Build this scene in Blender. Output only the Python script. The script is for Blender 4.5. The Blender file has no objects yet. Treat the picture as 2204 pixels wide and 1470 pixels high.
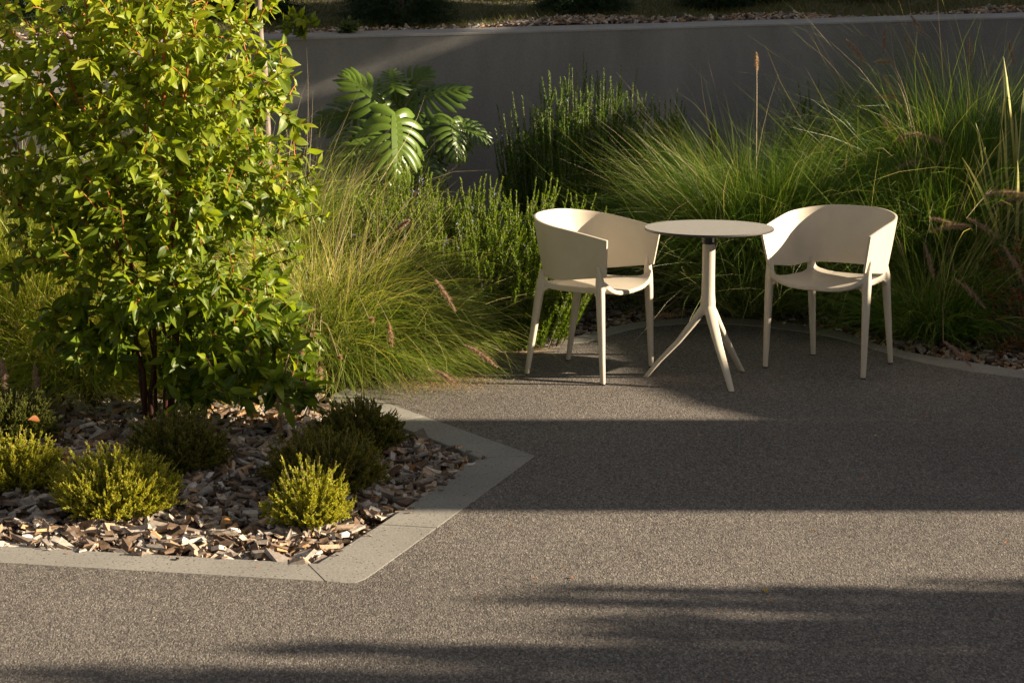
import bpy, bmesh, math, random
import numpy as np
from mathutils import Vector, Matrix

random.seed(7)
RNG = np.random.default_rng(7)
R = math.radians
scn = bpy.context.scene
COL = scn.collection

# ------------------------------------------------------------------ camera
F = 4500.0                      # focal length in pixels of the 2204-wide photograph
PITCH = R(10.1)
CAMH = 1.94
cam_d = bpy.data.cameras.new("camera")
cam_d.sensor_width = 36.0
cam_d.lens = F / 2204 * 36.0
cam_d.clip_end = 500
cam = bpy.data.objects.new("camera", cam_d)
cam.location = (0, 0, CAMH)
cam.rotation_euler = (R(90) - PITCH, 0, 0)
COL.objects.link(cam)
scn.camera = cam
cam_d.dof.use_dof = True
cam_d.dof.focus_distance = 9.6
cam_d.dof.aperture_fstop = 14.0

# ------------------------------------------------------------------ light
SUN_EL, SUN_AZ = 19.0, -4.0      # sun stands over +X
world = bpy.data.worlds.new("World")
scn.world = world
world.use_nodes = True
wn = world.node_tree
bg = wn.nodes["Background"]
sky = wn.nodes.new("ShaderNodeTexSky")
sky.sky_type = 'NISHITA'
sky.sun_disc = False
sky.sun_elevation = R(SUN_EL)
sky.sun_rotation = R(90 - SUN_AZ)
hs = wn.nodes.new("ShaderNodeHueSaturation")
hs.inputs["Saturation"].default_value = 0.45
wb = wn.nodes.new("ShaderNodeMixRGB")
wb.blend_type = 'MULTIPLY'
wb.inputs[0].default_value = 1.0
wb.inputs[2].default_value = (0.70, 0.64, 0.60, 1)
wn.links.new(sky.outputs[0], hs.inputs["Color"])
wn.links.new(hs.outputs[0], wb.inputs[1])
wn.links.new(wb.outputs[0], bg.inputs[0])
bg.inputs[1].default_value = 0.05

sun_d = bpy.data.lights.new("sun", 'SUN')
sun_d.energy = 5.0
sun_d.angle = R(0.55)
sun_d.color = (1.0, 0.83, 0.62)
sun = bpy.data.objects.new("sun", sun_d)
sd = Vector((math.cos(R(SUN_EL)) * math.cos(R(SUN_AZ)), math.cos(R(SUN_EL)) * math.sin(R(SUN_AZ)), math.sin(R(SUN_EL))))
sun.rotation_euler = (-sd).to_track_quat('-Z', 'Y').to_euler()
sun.location = (12, 8, 8)
COL.objects.link(sun)

scn.view_settings.view_transform = 'Standard'
scn.view_settings.look = 'None'
scn.view_settings.gamma = 1
scn.view_settings.use_curve_mapping = False
scn.view_settings.exposure = 1.6
scn.cycles.max_bounces = 6
scn.cycles.diffuse_bounces = 3
scn.cycles.transmission_bounces = 3

# ------------------------------------------------------------------ pixel -> world
def ray(x, y):
    a, b = (x - 1102) / F, (735 - y) / F
    return np.array([a, math.cos(PITCH) + b * math.sin(PITCH), -math.sin(PITCH) + b * math.cos(PITCH)])
def G(x, y, z=0.0):
    d = ray(x, y); t = (z - CAMH) / d[2]
    return np.array([d[0] * t, d[1] * t, z])
def P(x, y, Y):
    d = ray(x, y); t = Y / d[1]
    return np.array([d[0] * t, Y, CAMH + d[2] * t])

# ------------------------------------------------------------------ helpers
def tag(o, label=None, cat=None, group=None, kind=None):
    if label: o['label'] = label
    if cat: o['category'] = cat
    if group: o['group'] = group
    if kind: o['kind'] = kind
    return o
def empty(name, loc, label, cat, group=None, rz=0.0):
    o = bpy.data.objects.new(name, None)
    o.empty_display_size = 0.1
    COL.objects.link(o)
    o.location = tuple(float(v) for v in loc)
    o.rotation_euler = (0, 0, rz)
    return tag(o, label, cat, group)

class MB:
    """collects vertex/face arrays with two point attributes (tint, mark)"""
    def __init__(s): s.v = []; s.f = []; s.t = []; s.m = []; s.n = 0
    def add(s, v, f, tint=0.5, mark=0.0):
        v = np.asarray(v, float).reshape(-1, 3); f = np.asarray(f, int)
        s.v.append(v); s.f.append(f + s.n)
        s.t.append(np.broadcast_to(np.asarray(tint, float), (len(v),)).copy())
        s.m.append(np.broadcast_to(np.asarray(mark, float), (len(v),)).copy())
        s.n += len(v)
    def mesh(s, name):
        me = bpy.data.meshes.new(name)
        v = np.concatenate(s.v)
        me.vertices.add(len(v)); me.vertices.foreach_set('co', v.ravel())
        loops = np.concatenate([f.ravel() for f in s.f])
        tot = np.concatenate([np.full(len(f), f.shape[1]) for f in s.f])
        st = np.concatenate([[0], np.cumsum(tot)[:-1]])
        me.loops.add(len(loops)); me.loops.foreach_set('vertex_index', loops.astype(np.int32))
        me.polygons.add(len(tot)); me.polygons.foreach_set('loop_start', st.astype(np.int32))
        me.update(calc_edges=True)
        a = me.attributes.new('tint', 'FLOAT', 'POINT'); a.data.foreach_set('value', np.concatenate(s.t).astype(np.float32))
        a = me.attributes.new('mark', 'FLOAT', 'POINT'); a.data.foreach_set('value', np.concatenate(s.m).astype(np.float32))
        me.validate()
        return me
    def build(s, name, mat, parent=None, smooth=False, local=True):
        """vertices are given in world space; a parented part is stored relative to its parent"""
        if parent is not None and local:
            off = np.array(parent.location)
            c, sn = math.cos(-parent.rotation_euler.z), math.sin(-parent.rotation_euler.z)
            for i, v in enumerate(s.v):
                w = v - off
                s.v[i] = np.stack([w[:, 0] * c - w[:, 1] * sn, w[:, 0] * sn + w[:, 1] * c, w[:, 2]], 1)
        me = s.mesh(name)
        me.polygons.foreach_set('use_smooth', np.full(len(me.polygons), bool(smooth)))
        me.materials.append(mat)
        o = bpy.data.objects.new(name, me)
        COL.objects.link(o)
        if parent is not None: o.parent = parent
        return o

def unit(a):
    return a / (np.linalg.norm(a, axis=-1, keepdims=True) + 1e-12)

def tube(mb, pts, rad, n=6, tint=0.5, mark=0.0, cap=True):
    pts = np.asarray(pts, float); k = len(pts)
    rad = np.broadcast_to(np.asarray(rad, float), (k,))
    T = unit(np.gradient(pts, axis=0))
    ref = np.array([0, 0, 1.0]) if abs(T[0][2]) < 0.9 else np.array([1.0, 0, 0])
    A = unit(np.cross(T, ref)); B = np.cross(T, A)
    a = np.arange(n) * 2 * math.pi / n
    v = pts[:, None] + rad[:, None, None] * (A[:, None] * np.cos(a)[None, :, None] + B[:, None] * np.sin(a)[None, :, None])
    i = np.arange(k - 1)[:, None] * n; j = np.arange(n)[None]; j2 = (j + 1) % n
    f = np.stack([i + j, i + j2, i + n + j2, i + n + j], -1).reshape(-1, 4)
    mb.add(v.reshape(-1, 3), f, tint, mark)
    if cap:
        for ring in (0, k - 1):
            c = pts[ring]; base = mb.n
            r = v[ring]
            fv = np.vstack([c[None], r])
            idx = np.stack([np.zeros(n, int), 1 + np.arange(n), 1 + (np.arange(n) + 1) % n], 1)
            if ring == 0: idx = idx[:, ::-1]
            mb.add(fv, idx, tint, mark)

def box(mb, x0, x1, y0, y1, z0, z1, tint=0.5):
    v = [(x, y, z) for z in (z0, z1) for y in (y0, y1) for x in (x0, x1)]
    f = [(0, 2, 3, 1), (4, 5, 7, 6), (0, 1, 5, 4), (2, 6, 7, 3), (0, 4, 6, 2), (1, 3, 7, 5)]
    mb.add(v, f, tint)

def rot_from(dirv, nrm):
    """frames with x=dir, z~normal"""
    X = unit(dirv); Z = nrm - (nrm * X).sum(-1, keepdims=True) * X; Z = unit(Z); Y = np.cross(Z, X)
    return X, Y, Z

# ------------------------------------------------------------------ materials
def new_mat(name):
    m = bpy.data.materials.new(name); m.use_nodes = True
    nt = m.node_tree; b = nt.nodes["Principled BSDF"]
    return m, nt, b
def ramp(nt, stops):
    r = nt.nodes.new("ShaderNodeValToRGB")
    e = r.color_ramp.elements
    while len(e) < len(stops): e.new(0.5)
    for i, (p, c) in enumerate(stops):
        e[i].position = p; e[i].color = (*c, 1)
    return r
def attr(nt, name):
    a = nt.nodes.new("ShaderNodeAttribute"); a.attribute_name = name; return a
def foliage_mat(name, stops, rough=0.5, trans=0.35, trans_gain=1.6, spec=0.4, stripe=None, mark_stops=None, vein=None):
    m, nt, b = new_mat(name); L = nt.links
    a = attr(nt, 'tint'); r = ramp(nt, stops); L.new(a.outputs['Fac'], r.inputs[0])
    colr = r.outputs[0]
    if mark_stops or vein:
        k = attr(nt, 'mark')
        mx = nt.nodes.new("ShaderNodeMixRGB")
        if mark_stops:
            rr = ramp(nt, [(p, (f, f, f)) for p, f in mark_stops[0]]); c = mark_stops[1]
        else:
            rr = ramp(nt, [(0.0, (0.55,)*3), (0.10, (0, 0, 0))]); c = vein
        L.new(k.outputs['Fac'], rr.inputs[0]); L.new(rr.outputs[0], mx.inputs[0])
        L.new(colr, mx.inputs[1]); mx.inputs[2].default_value = (*c, 1)
        colr = mx.outputs[0]
    L.new(colr, b.inputs['Base Color'])
    b.inputs['Roughness'].default_value = rough
    b.inputs['Specular IOR Level'].default_value = spec
    if trans > 0:
        tr = nt.nodes.new("ShaderNodeBsdfTranslucent")
        g = nt.nodes.new("ShaderNodeMixRGB"); g.blend_type = 'MULTIPLY'; g.inputs[0].default_value = 1
        g.inputs[2].default_value = (trans_gain * 1.05, trans_gain, trans_gain * 0.45, 1)
        L.new(colr, g.inputs[1]); L.new(g.outputs[0], tr.inputs[0])
        ms = nt.nodes.new("ShaderNodeMixShader"); ms.inputs[0].default_value = trans
        L.new(b.outputs[0], ms.inputs[1]); L.new(tr.outputs[0], ms.inputs[2])
        L.new(ms.outputs[0], nt.nodes["Material Output"].inputs[0])
    return m
def noise(nt, scale, detail=4, rough=0.6, vec=None, dist=0.0):
    n = nt.nodes.new("ShaderNodeTexNoise"); n.inputs['Scale'].default_value = scale
    n.inputs['Detail'].default_value = detail; n.inputs['Roughness'].default_value = rough
    n.inputs['Distortion'].default_value = dist
    if vec is not None: nt.links.new(vec, n.inputs['Vector'])
    return n
def objco(nt):
    return nt.nodes.new("ShaderNodeTexCoord").outputs['Object']
def bump(nt, b, h, strength, dist):
    bp = nt.nodes.new("ShaderNodeBump"); bp.inputs['Strength'].default_value = strength
    bp.inputs['Distance'].default_value = dist
    nt.links.new(h, bp.inputs['Height']); nt.links.new(bp.outputs[0], b.inputs['Normal'])
    return bp

def gravel_mat():
    m, nt, b = new_mat('bound_gravel'); L = nt.links; co = objco(nt)
    v = nt.nodes.new("ShaderNodeTexVoronoi"); v.inputs['Scale'].default_value = 195
    mp = nt.nodes.new("ShaderNodeMapping"); mp.inputs['Scale'].default_value = (1, 0.5, 1); L.new(co, mp.inputs[0])
    wob = noise(nt, 55, 2, 0.6, co); wa = nt.nodes.new("ShaderNodeVectorMath"); wa.operation = 'MULTIPLY_ADD'; wa.inputs[1].default_value = (.016, .016, 0)
    L.new(wob.outputs['Color'], wa.inputs[0]); L.new(mp.outputs[0], wa.inputs[2]); L.new(wa.outputs[0], v.inputs['Vector'])
    sep = nt.nodes.new("ShaderNodeSeparateColor"); L.new(v.outputs['Color'], sep.inputs[0])
    r = ramp(nt, [(0.0, (0.085, 0.072, 0.063)), (0.28, (0.145, 0.126, 0.110)), (0.6, (0.210, 0.185, 0.158)), (0.9, (0.275, 0.244, 0.208)), (1.0, (0.37, 0.335, 0.285))])
    L.new(sep.outputs[0], r.inputs[0])
    dk = nt.nodes.new("ShaderNodeMapRange"); dk.inputs[1].default_value = 0.0; dk.inputs[2].default_value = 0.8
    dk.inputs[3].default_value = 1.15; dk.inputs[4].default_value = 0.45
    L.new(v.outputs['Distance'], dk.inputs[0])
    big = noise(nt, 0.9, 7, 0.62, co); bm = nt.nodes.new("ShaderNodeMapRange")
    bm.inputs[1].default_value = 0.3; bm.inputs[2].default_value = 0.7; bm.inputs[3].default_value = 0.82; bm.inputs[4].default_value = 1.14
    L.new(big.outputs[0], bm.inputs[0])
    mu = nt.nodes.new("ShaderNodeMath"); mu.operation = 'MULTIPLY'; L.new(dk.outputs[0], mu.inputs[0]); L.new(bm.outputs[0], mu.inputs[1])
    mx = nt.nodes.new("ShaderNodeMixRGB"); mx.blend_type = 'MULTIPLY'; mx.inputs[0].default_value = 1
    L.new(r.outputs[0], mx.inputs[1]); L.new(mu.outputs[0], mx.inputs[2]); L.new(mx.outputs[0], b.inputs['Base Color'])
    b.inputs['Roughness'].default_value = 0.8
    inv = nt.nodes.new("ShaderNodeMath"); inv.operation = 'SUBTRACT'; inv.inputs[0].default_value = 1.0; L.new(v.outputs['Distance'], inv.inputs[1])
    ad = nt.nodes.new("ShaderNodeMath"); ad.operation = 'ADD'; L.new(inv.outputs[0], ad.inputs[0]); L.new(sep.outputs[1], ad.inputs[1])
    bump(nt, b, ad.outputs[0], 0.55, 0.004)
    return m
def concrete_mat(name, c0, c1, pit=0.6, sc=3.0, rough=0.85, bstr=0.25, streak=False, pitscale=34, fine=0.13):
    m, nt, b = new_mat(name); L = nt.links; co = objco(nt)
    if streak:
        mp = nt.nodes.new("ShaderNodeMapping"); mp.inputs['Scale'].default_value = (1, 1, 0.25); L.new(co, mp.inputs[0]); big = noise(nt, sc, 6, 0.65, mp.outputs[0])
    else: big = noise(nt, sc, 6, 0.65, co)
    r = ramp(nt, [(0.3, c0), (0.7, c1)]); L.new(big.outputs[0], r.inputs[0])
    v = nt.nodes.new("ShaderNodeTexVoronoi"); v.inputs['Scale'].default_value = pitscale; L.new(co, v.inputs['Vector'])
    f = noise(nt, 90, 3, 0.7, co)
    lt = nt.nodes.new("ShaderNodeMapRange"); lt.inputs[1].default_value = 0.10; lt.inputs[2].default_value = 0.22
    lt.inputs[3].default_value = 1 - pit; lt.inputs[4].default_value = 1.0
    L.new(v.outputs['Distance'], lt.inputs[0])
    fm = nt.nodes.new("ShaderNodeMapRange"); fm.inputs[1].default_value = 0.3; fm.inputs[2].default_value = 0.7
    fm.inputs[3].default_value = 1 - fine; fm.inputs[4].default_value = 1 + fine * .8; L.new(f.outputs[0], fm.inputs[0])
    mu = nt.nodes.new("ShaderNodeMath"); mu.operation = 'MULTIPLY'; L.new(lt.outputs[0], mu.inputs[0]); L.new(fm.outputs[0], mu.inputs[1])
    mx = nt.nodes.new("ShaderNodeMixRGB"); mx.blend_type = 'MULTIPLY'; mx.inputs[0].default_value = 1
    L.new(r.outputs[0], mx.inputs[1]); L.new(mu.outputs[0], mx.inputs[2]); L.new(mx.outputs[0], b.inputs['Base Color'])
    b.inputs['Roughness'].default_value = rough
    bump(nt, b, mu.outputs[0], bstr, 0.004)
    return m
def plain_mat(name, c, rough=0.5, var=0.06, sc=12, bstr=0.0, metal=0.0, spec=0.5):
    m, nt, b = new_mat(name); L = nt.links; co = objco(nt)
    n = noise(nt, sc, 5, 0.6, co)
    r = ramp(nt, [(0.25, tuple(x * (1 - var) for x in c)), (0.75, tuple(min(1, x * (1 + var)) for x in c))])
    L.new(n.outputs[0], r.inputs[0]); L.new(r.outputs[0], b.inputs['Base Color'])
    b.inputs['Roughness'].default_value = rough; b.inputs['Metallic'].default_value = metal
    b.inputs['Specular IOR Level'].default_value = spec
    if bstr:
        f = noise(nt, 420, 2, 0.5, co); bump(nt, b, f.outputs[0], bstr, 0.001)
    return m
def tint_mat(name, stops, rough=0.85, fine=60, fine_amt=0.25, stretch=None, bstr=0.4):
    m, nt, b = new_mat(name); L = nt.links; co = objco(nt)
    a = attr(nt, 'tint'); r = ramp(nt, stops); L.new(a.outputs['Fac'], r.inputs[0])
    n = noise(nt, fine, 4, 0.7, co); fm = nt.nodes.new("ShaderNodeMapRange")
    fm.inputs[1].default_value = 0.3; fm.inputs[2].default_value = 0.7; fm.inputs[3].default_value = 1 - fine_amt; fm.inputs[4].default_value = 1 + fine_amt
    L.new(n.outputs[0], fm.inputs[0])
    mx = nt.nodes.new("ShaderNodeMixRGB"); mx.blend_type = 'MULTIPLY'; mx.inputs[0].default_value = 1
    L.new(r.outputs[0], mx.inputs[1]); L.new(fm.outputs[0], mx.inputs[2]); L.new(mx.outputs[0], b.inputs['Base Color'])
    b.inputs['Roughness'].default_value = rough; b.inputs['Specular IOR Level'].default_value = 0.25
    bump(nt, b, n.outputs[0], bstr, 0.003)
    return m

M = {}
M['path'] = gravel_mat()
M['kerb'] = concrete_mat('kerb_concrete', (0.22, 0.208, 0.185), (0.30, 0.285, 0.25), pit=0.85, sc=2.5, pitscale=52, fine=0.22)
M['wall'] = concrete_mat('wall_render', (0.175, 0.170, 0.163), (0.285, 0.275, 0.26), pit=0.12, sc=1.6, rough=0.9, bstr=0.15, streak=True)
M['coping'] = concrete_mat('skylit_coping_render', (0.30, 0.29, 0.275), (0.38, 0.365, 0.345), pit=0.15, sc=3, rough=0.9, bstr=0.15)  # wall tone made lighter; skylight on the cap is painted in
M['soil'] = concrete_mat('soil_earth', (0.020, 0.014, 0.010), (0.05, 0.036, 0.026), pit=0.5, sc=9, rough=1.0, bstr=0.8)
M['chip'] = tint_mat('wood_chip', [(0.0, (0.06, 0.040, 0.027)), (0.2, (0.16, 0.105, 0.068)), (0.4, (0.24, 0.20, 0.165)), (0.58, (0.35, 0.315, 0.275)), (0.72, (0.42, 0.25, 0.12)), (0.84, (0.48, 0.41, 0.33)), (1.0, (0.66, 0.62, 0.56))], fine=70, fine_amt=0.35)
M['plastic'] = plain_mat('beige_plastic', (0.52, 0.465, 0.37), rough=0.45, var=0.07, sc=9, bstr=0.12)
M['top'] = plain_mat('laminate_top', (0.31, 0.295, 0.265), rough=0.5, var=0.10, sc=40)
M['topedge'] = plain_mat('laminate_core', (0.045, 0.038, 0.033), rough=0.5)
M['black'] = plain_mat('black_plastic', (0.012, 0.012, 0.013), rough=0.35)
M['steel'] = plain_mat('steel', (0.45, 0.45, 0.46), rough=0.35, metal=1.0)
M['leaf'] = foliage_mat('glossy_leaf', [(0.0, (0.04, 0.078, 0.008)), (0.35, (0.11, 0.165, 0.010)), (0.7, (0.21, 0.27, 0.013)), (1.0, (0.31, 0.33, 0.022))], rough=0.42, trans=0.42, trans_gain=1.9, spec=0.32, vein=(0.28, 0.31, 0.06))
def age_leaf(m):
    nt = m.node_tree; L = nt.links; b = nt.nodes['Principled BSDF']; co = objco(nt)
    n = noise(nt, 38, 3, 0.6, co); r = ramp(nt, [(0.60, (0, 0, 0)), (0.72, (1, 1, 1))]); L.new(n.outputs[0], r.inputs[0])
    mx = nt.nodes.new("ShaderNodeMixRGB"); src = b.inputs['Base Color'].links[0].from_socket
    k = nt.nodes.new("ShaderNodeMath"); k.operation = 'MULTIPLY'; k.inputs[1].default_value = .55; L.new(r.outputs[0], k.inputs[0])
    L.new(k.outputs[0], mx.inputs[0]); L.new(src, mx.inputs[1]); mx.inputs[2].default_value = (0.30, 0.26, 0.045, 1); L.new(mx.outputs[0], b.inputs['Base Color'])
    n2 = noise(nt, 60, 2, 0.5, co); bump(nt, b, n2.outputs[0], .25, .004)
age_leaf(M['leaf'])
M['redstem'] = tint_mat('red_stem', [(0.0, (0.055, 0.020, 0.014)), (0.5, (0.26, 0.065, 0.02)), (1.0, (0.48, 0.17, 0.045))], rough=0.5, fine=40, bstr=0.2)
M['bark'] = tint_mat('smooth_bark', [(0.0, (0.16, 0.12, 0.095)), (1.0, (0.30, 0.245, 0.20))], rough=0.8, fine=25, fine_amt=0.35, bstr=0.5)
M['grass'] = foliage_mat('fountain_grass', [(0.0, (0.05, 0.095, 0.012)), (0.5, (0.13, 0.20, 0.025)), (0.8, (0.26, 0.29, 0.06)), (1.0, (0.55, 0.46, 0.22))], rough=0.45, trans=0.35, trans_gain=1.7, spec=0.35)
M['grassgreen'] = foliage_mat('green_grass', [(0.0, (0.04, 0.09, 0.011)), (0.6, (0.115, 0.215, 0.025)), (0.9, (0.26, 0.34, 0.075)), (1.0, (0.60, 0.52, 0.30))], rough=0.4, trans=0.30, trans_gain=1.5, spec=0.4)
M['grassgold'] = foliage_mat('golden_grass', [(0.0, (0.09, 0.17, 0.018)), (0.5, (0.24, 0.34, 0.035)), (0.8, (0.42, 0.45, 0.08)), (1.0, (0.62, 0.50, 0.22))], rough=0.45, trans=0.4, trans_gain=1.5, spec=0.3)  # golden green blades, brightened in place of the sun the shrub blocks
M['seed'] = foliage_mat('seed_plume', [(0.0, (0.22, 0.13, 0.09)), (1.0, (0.50, 0.37, 0.27))], rough=0.8, trans=0.45, trans_gain=1.3, spec=0.1)
M['seedpurple'] = foliage_mat('purple_seed_plume', [(0.0, (0.22, 0.14, 0.12)), (1.0, (0.50, 0.36, 0.31))], rough=0.8, trans=0.35, trans_gain=1.2, spec=0.1)
M['straw'] = foliage_mat('dry_stalk', [(0.0, (0.30, 0.21, 0.12)), (1.0, (0.55, 0.44, 0.28))], rough=0.6, trans=0.1, spec=0.3)
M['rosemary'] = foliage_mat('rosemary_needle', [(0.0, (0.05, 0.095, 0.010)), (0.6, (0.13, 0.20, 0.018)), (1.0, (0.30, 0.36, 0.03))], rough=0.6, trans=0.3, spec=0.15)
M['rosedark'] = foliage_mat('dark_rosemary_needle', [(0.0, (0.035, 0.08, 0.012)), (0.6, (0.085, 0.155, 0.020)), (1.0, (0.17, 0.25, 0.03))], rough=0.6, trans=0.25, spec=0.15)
M['flower'] = foliage_mat('pale_blue_flower', [(0.0, (0.22, 0.22, 0.42)), (1.0, (0.42, 0.42, 0.62))], rough=0.6, trans=0.3, trans_gain=1.0)
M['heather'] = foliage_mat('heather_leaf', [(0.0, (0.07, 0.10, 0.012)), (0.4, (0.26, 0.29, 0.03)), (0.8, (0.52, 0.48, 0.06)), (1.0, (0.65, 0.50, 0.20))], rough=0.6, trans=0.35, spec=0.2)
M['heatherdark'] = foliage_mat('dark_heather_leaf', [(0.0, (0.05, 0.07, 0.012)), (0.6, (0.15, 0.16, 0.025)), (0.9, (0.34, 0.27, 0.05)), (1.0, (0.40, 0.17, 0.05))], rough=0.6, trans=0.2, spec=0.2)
M['monstera'] = foliage_mat('monstera_leaf', [(0.0, (0.035, 0.07, 0.009)), (1.0, (0.10, 0.165, 0.014))], rough=0.36, trans=0.22, trans_gain=1.8, spec=0.6, vein=(0.34, 0.36, 0.10))
M['flax'] = foliage_mat('variegated_flax', [(0.0, (0.045, 0.08, 0.022)), (1.0, (0.075, 0.115, 0.03))], rough=0.4, trans=0.25, spec=0.4,
                        mark_stops=([(0.0, 0.9), (0.12, 0.9), (0.16, 0.0), (0.62, 0.0), (0.66, 1.0), (1.0, 1.0)], (0.50, 0.46, 0.17)))
M['berry'] = tint_mat('red_berry', [(0.0, (0.14, 0.022, 0.010)), (1.0, (0.42, 0.10, 0.025))], rough=0.4, fine=30, bstr=0.0)
M['darkleaf'] = foliage_mat('dark_shrub_leaf', [(0.0, (0.012, 0.022, 0.008)), (0.7, (0.03, 0.05, 0.014)), (1.0, (0.06, 0.08, 0.022))], rough=0.5, trans=0.15)
M['conifer'] = foliage_mat('conifer_spray', [(0.0, (0.014, 0.032, 0.012)), (0.7, (0.028, 0.060, 0.018)), (1.0, (0.05, 0.09, 0.026))], rough=0.5, trans=0.15)
M['deadleaf'] = foliage_mat('dead_leaf', [(0.0, (0.28, 0.10, 0.03)), (0.6, (0.42, 0.16, 0.04)), (1.0, (0.45, 0.34, 0.10))], rough=0.6, trans=0.3)
M['lawn'] = foliage_mat('lawn_blade', [(0.0, (0.05, 0.065, 0.014)), (0.6, (0.12, 0.13, 0.028)), (1.0, (0.20, 0.15, 0.07))], rough=0.6, trans=0.25)
M['render'] = plain_mat('blocker_render', (0.36, 0.33, 0.29), rough=0.9, var=0.05, sc=3)
M['tile'] = plain_mat('blocker_sheet', (0.12, 0.10, 0.09), rough=0.6)
M['glass'] = plain_mat('dark_glass', (0.02, 0.025, 0.03), rough=0.06)

# ================================================================== SETTING
def strip_bezier(pts, n=12):
    """Catmull-Rom through pts"""
    p = np.asarray(pts, float); out = []
    q = np.vstack([2 * p[0] - p[1], p, 2 * p[-1] - p[-2]])
    for i in range(1, len(q) - 2):
        for t in np.linspace(0, 1, n, endpoint=False):
            a, b_, c, d = q[i - 1], q[i], q[i + 1], q[i + 2]
            out.append(0.5 * ((2 * b_) + (-a + c) * t + (2 * a - 5 * b_ + 4 * c - d) * t * t + (-a + 3 * b_ - 3 * c + d) * t ** 3))
    out.append(p[-1]); return np.array(out)

g = lambda x, y: G(x, y)[:2]
# left bed kerb: outer and inner edges traced on the ground
A0o, A0i = g(0, 1211), g(0, 1176)
dl = (g(700, 1251) - A0o); dl /= np.linalg.norm(dl)
Lfo, Lfi = A0o - dl * 6, A0i - dl * 6
corner_o = [g(700, 1251), g(738, 1254.5), g(765, 1254), g(785, 1247), g(806, 1233)]
mid_o = g(1152, 981)
far_o = g(745, 836)
inner = [Lfi, g(683, 1213), g(1032, 985), g(700, 856)]
outer = [Lfo, *corner_o, mid_o, far_o]
# beyond the grass the edge turns right along the back bed
back_o = [g(790, 835), g(900, 808), g(1050, 775), g(1130, 752), g(1184, 742), g(1262, 737), g(1330, 717), g(1400, 703), g(1520, 697), g(1650, 705),
          g(1800, 728), g(1925, 766), g(2000, 784), g(2090, 800), g(2204, 815)]
back_i = [g(775, 820), g(890, 795), g(1040, 763), g(1130, 740), g(1190, 728), g(1255, 722), g(1325, 703), g(1400, 691), g(1520, 684), g(1650, 690),
          g(1800, 712), g(1900, 746), g(2010, 768), g(2100, 782), g(2204, 799)]
dr = back_o[-1] - back_o[-2]; dr /= np.linalg.norm(dr)


BO, BI = strip_bezier(back_o[3:], 6), strip_bezier(back_i[3:], 6)
BO = np.vstack([BO, BO[-1] + dr * 5.0]); BI = np.vstack([BI, BI[-1] + dr * 5.0])
def ngon(name, poly, z, mat, kind='structure'):
    bm = bmesh.new(); vs = [bm.verts.new((float(p[0]), float(p[1]), z)) for p in poly]
    f = bm.faces.new(vs); bmesh.ops.triangulate(bm, faces=[f])
    bmesh.ops.recalc_face_normals(bm, faces=bm.faces)
    if bm.faces[:][0].normal.z < 0: bmesh.ops.reverse_faces(bm, faces=bm.faces)
    me = bpy.data.meshes.new(name); bm.to_mesh(me); bm.free(); me.materials.append(mat); me.polygons.foreach_set('use_smooth', np.zeros(len(me.polygons), bool))
    o = bpy.data.objects.new(name, me); COL.objects.link(o); tag(o, kind=kind); return o

def inset_mid(a, b_, w=0.5): return [a[i] * (1 - w) + b_[i] * w for i in range(len(a))]
path_poly = [(-9, Lfo[1] + (Lfo[0] + 9) * -0.0), *[p for p in outer[1:]], *back_o[:3], *[tuple(p + (q - p) * .2) for p, q in zip(BO, BI)], (9, BO[-1][1] - 0.5), (9, -6), (-9, -6)]
path_poly[0] = tuple(Lfo - dl * 0.5)
# slide the path edge a little under the kerb
ngon('path', path_poly, 0.0, M['path'])
mb = MB(); box(mb, -60, 60, -20, 60, -0.5, -0.07); o = mb.build('ground', M['soil']); tag(o, kind='structure')

def kerb_strip(name, outer_, inner_, joints=(), z=0.003, depth=0.10):
    """solid strip with small chamfer and narrow joints"""
    o_ = np.asarray(outer_); i_ = np.asarray(inner_); n = len(o_)
    mbk = MB()
    w = unit(i_ - o_) * 0.003
    oi, ii = o_ + w, i_ - w
    rows = [np.c_[o_, np.full(n, -0.06)], np.c_[o_, np.full(n, z - 0.0008)], np.c_[oi, np.full(n, z)], np.c_[ii, np.full(n, z)],
            np.c_[i_, np.full(n, z - 0.003)], np.c_[i_, np.full(n, -depth)]]
    V = np.stack(rows, 1); k = V.shape[1]
    f = []
    for a in range(n - 1):
        for b_ in range(k - 1):
            f.append((a * k + b_, a * k + b_ + 1, (a + 1) * k + b_ + 1, (a + 1) * k + b_))
    for a in (0, n - 1):
        pass
    mbk.add(V.reshape(-1, 3), [q[::-1] for q in f])
    # end caps
    for a in (0, n - 1):
        mbk.add(V[a], [tuple(range(k))] if a else [tuple(range(k))[::-1]])
    return mbk

def seg_between(o_pts, i_pts, trim=0.003):
    """returns arrays trimmed at both ends by a joint"""
    o_pts = [np.array(p) for p in o_pts]; i_pts = [np.array(p) for p in i_pts]
    d = unit(o_pts[1] - o_pts[0]); o_pts[0] = o_pts[0] + d * trim; i_pts[0] = i_pts[0] + d * trim
    d = unit(o_pts[-1] - o_pts[-2]); o_pts[-1] = o_pts[-1] - d * trim; i_pts[-1] = i_pts[-1] - d * trim
    return o_pts, i_pts

kerb = MB()
def lerp(a, b_, t): return a * (1 - t) + b_ * t
in_c1, in_c2, in_far = inner[1], inner[2], inner[3]
pieces = []
# long left run in lengths of about a metre
runL = np.linalg.norm(g(700, 1251) - Lfo)
cuts = [0, .2, .4, .62, .8, 1.0]
e_o, e_i = corner_o[0] * 1.0, lerp(Lfi, in_c1, 0.995)
for a, b_ in zip(cuts[:-1], cuts[1:]):
    pieces.append(([lerp(Lfo, e_o, a), lerp(Lfo, e_o, b_)], [lerp(Lfi, e_i, a), lerp(Lfi, e_i, b_)]))
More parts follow.
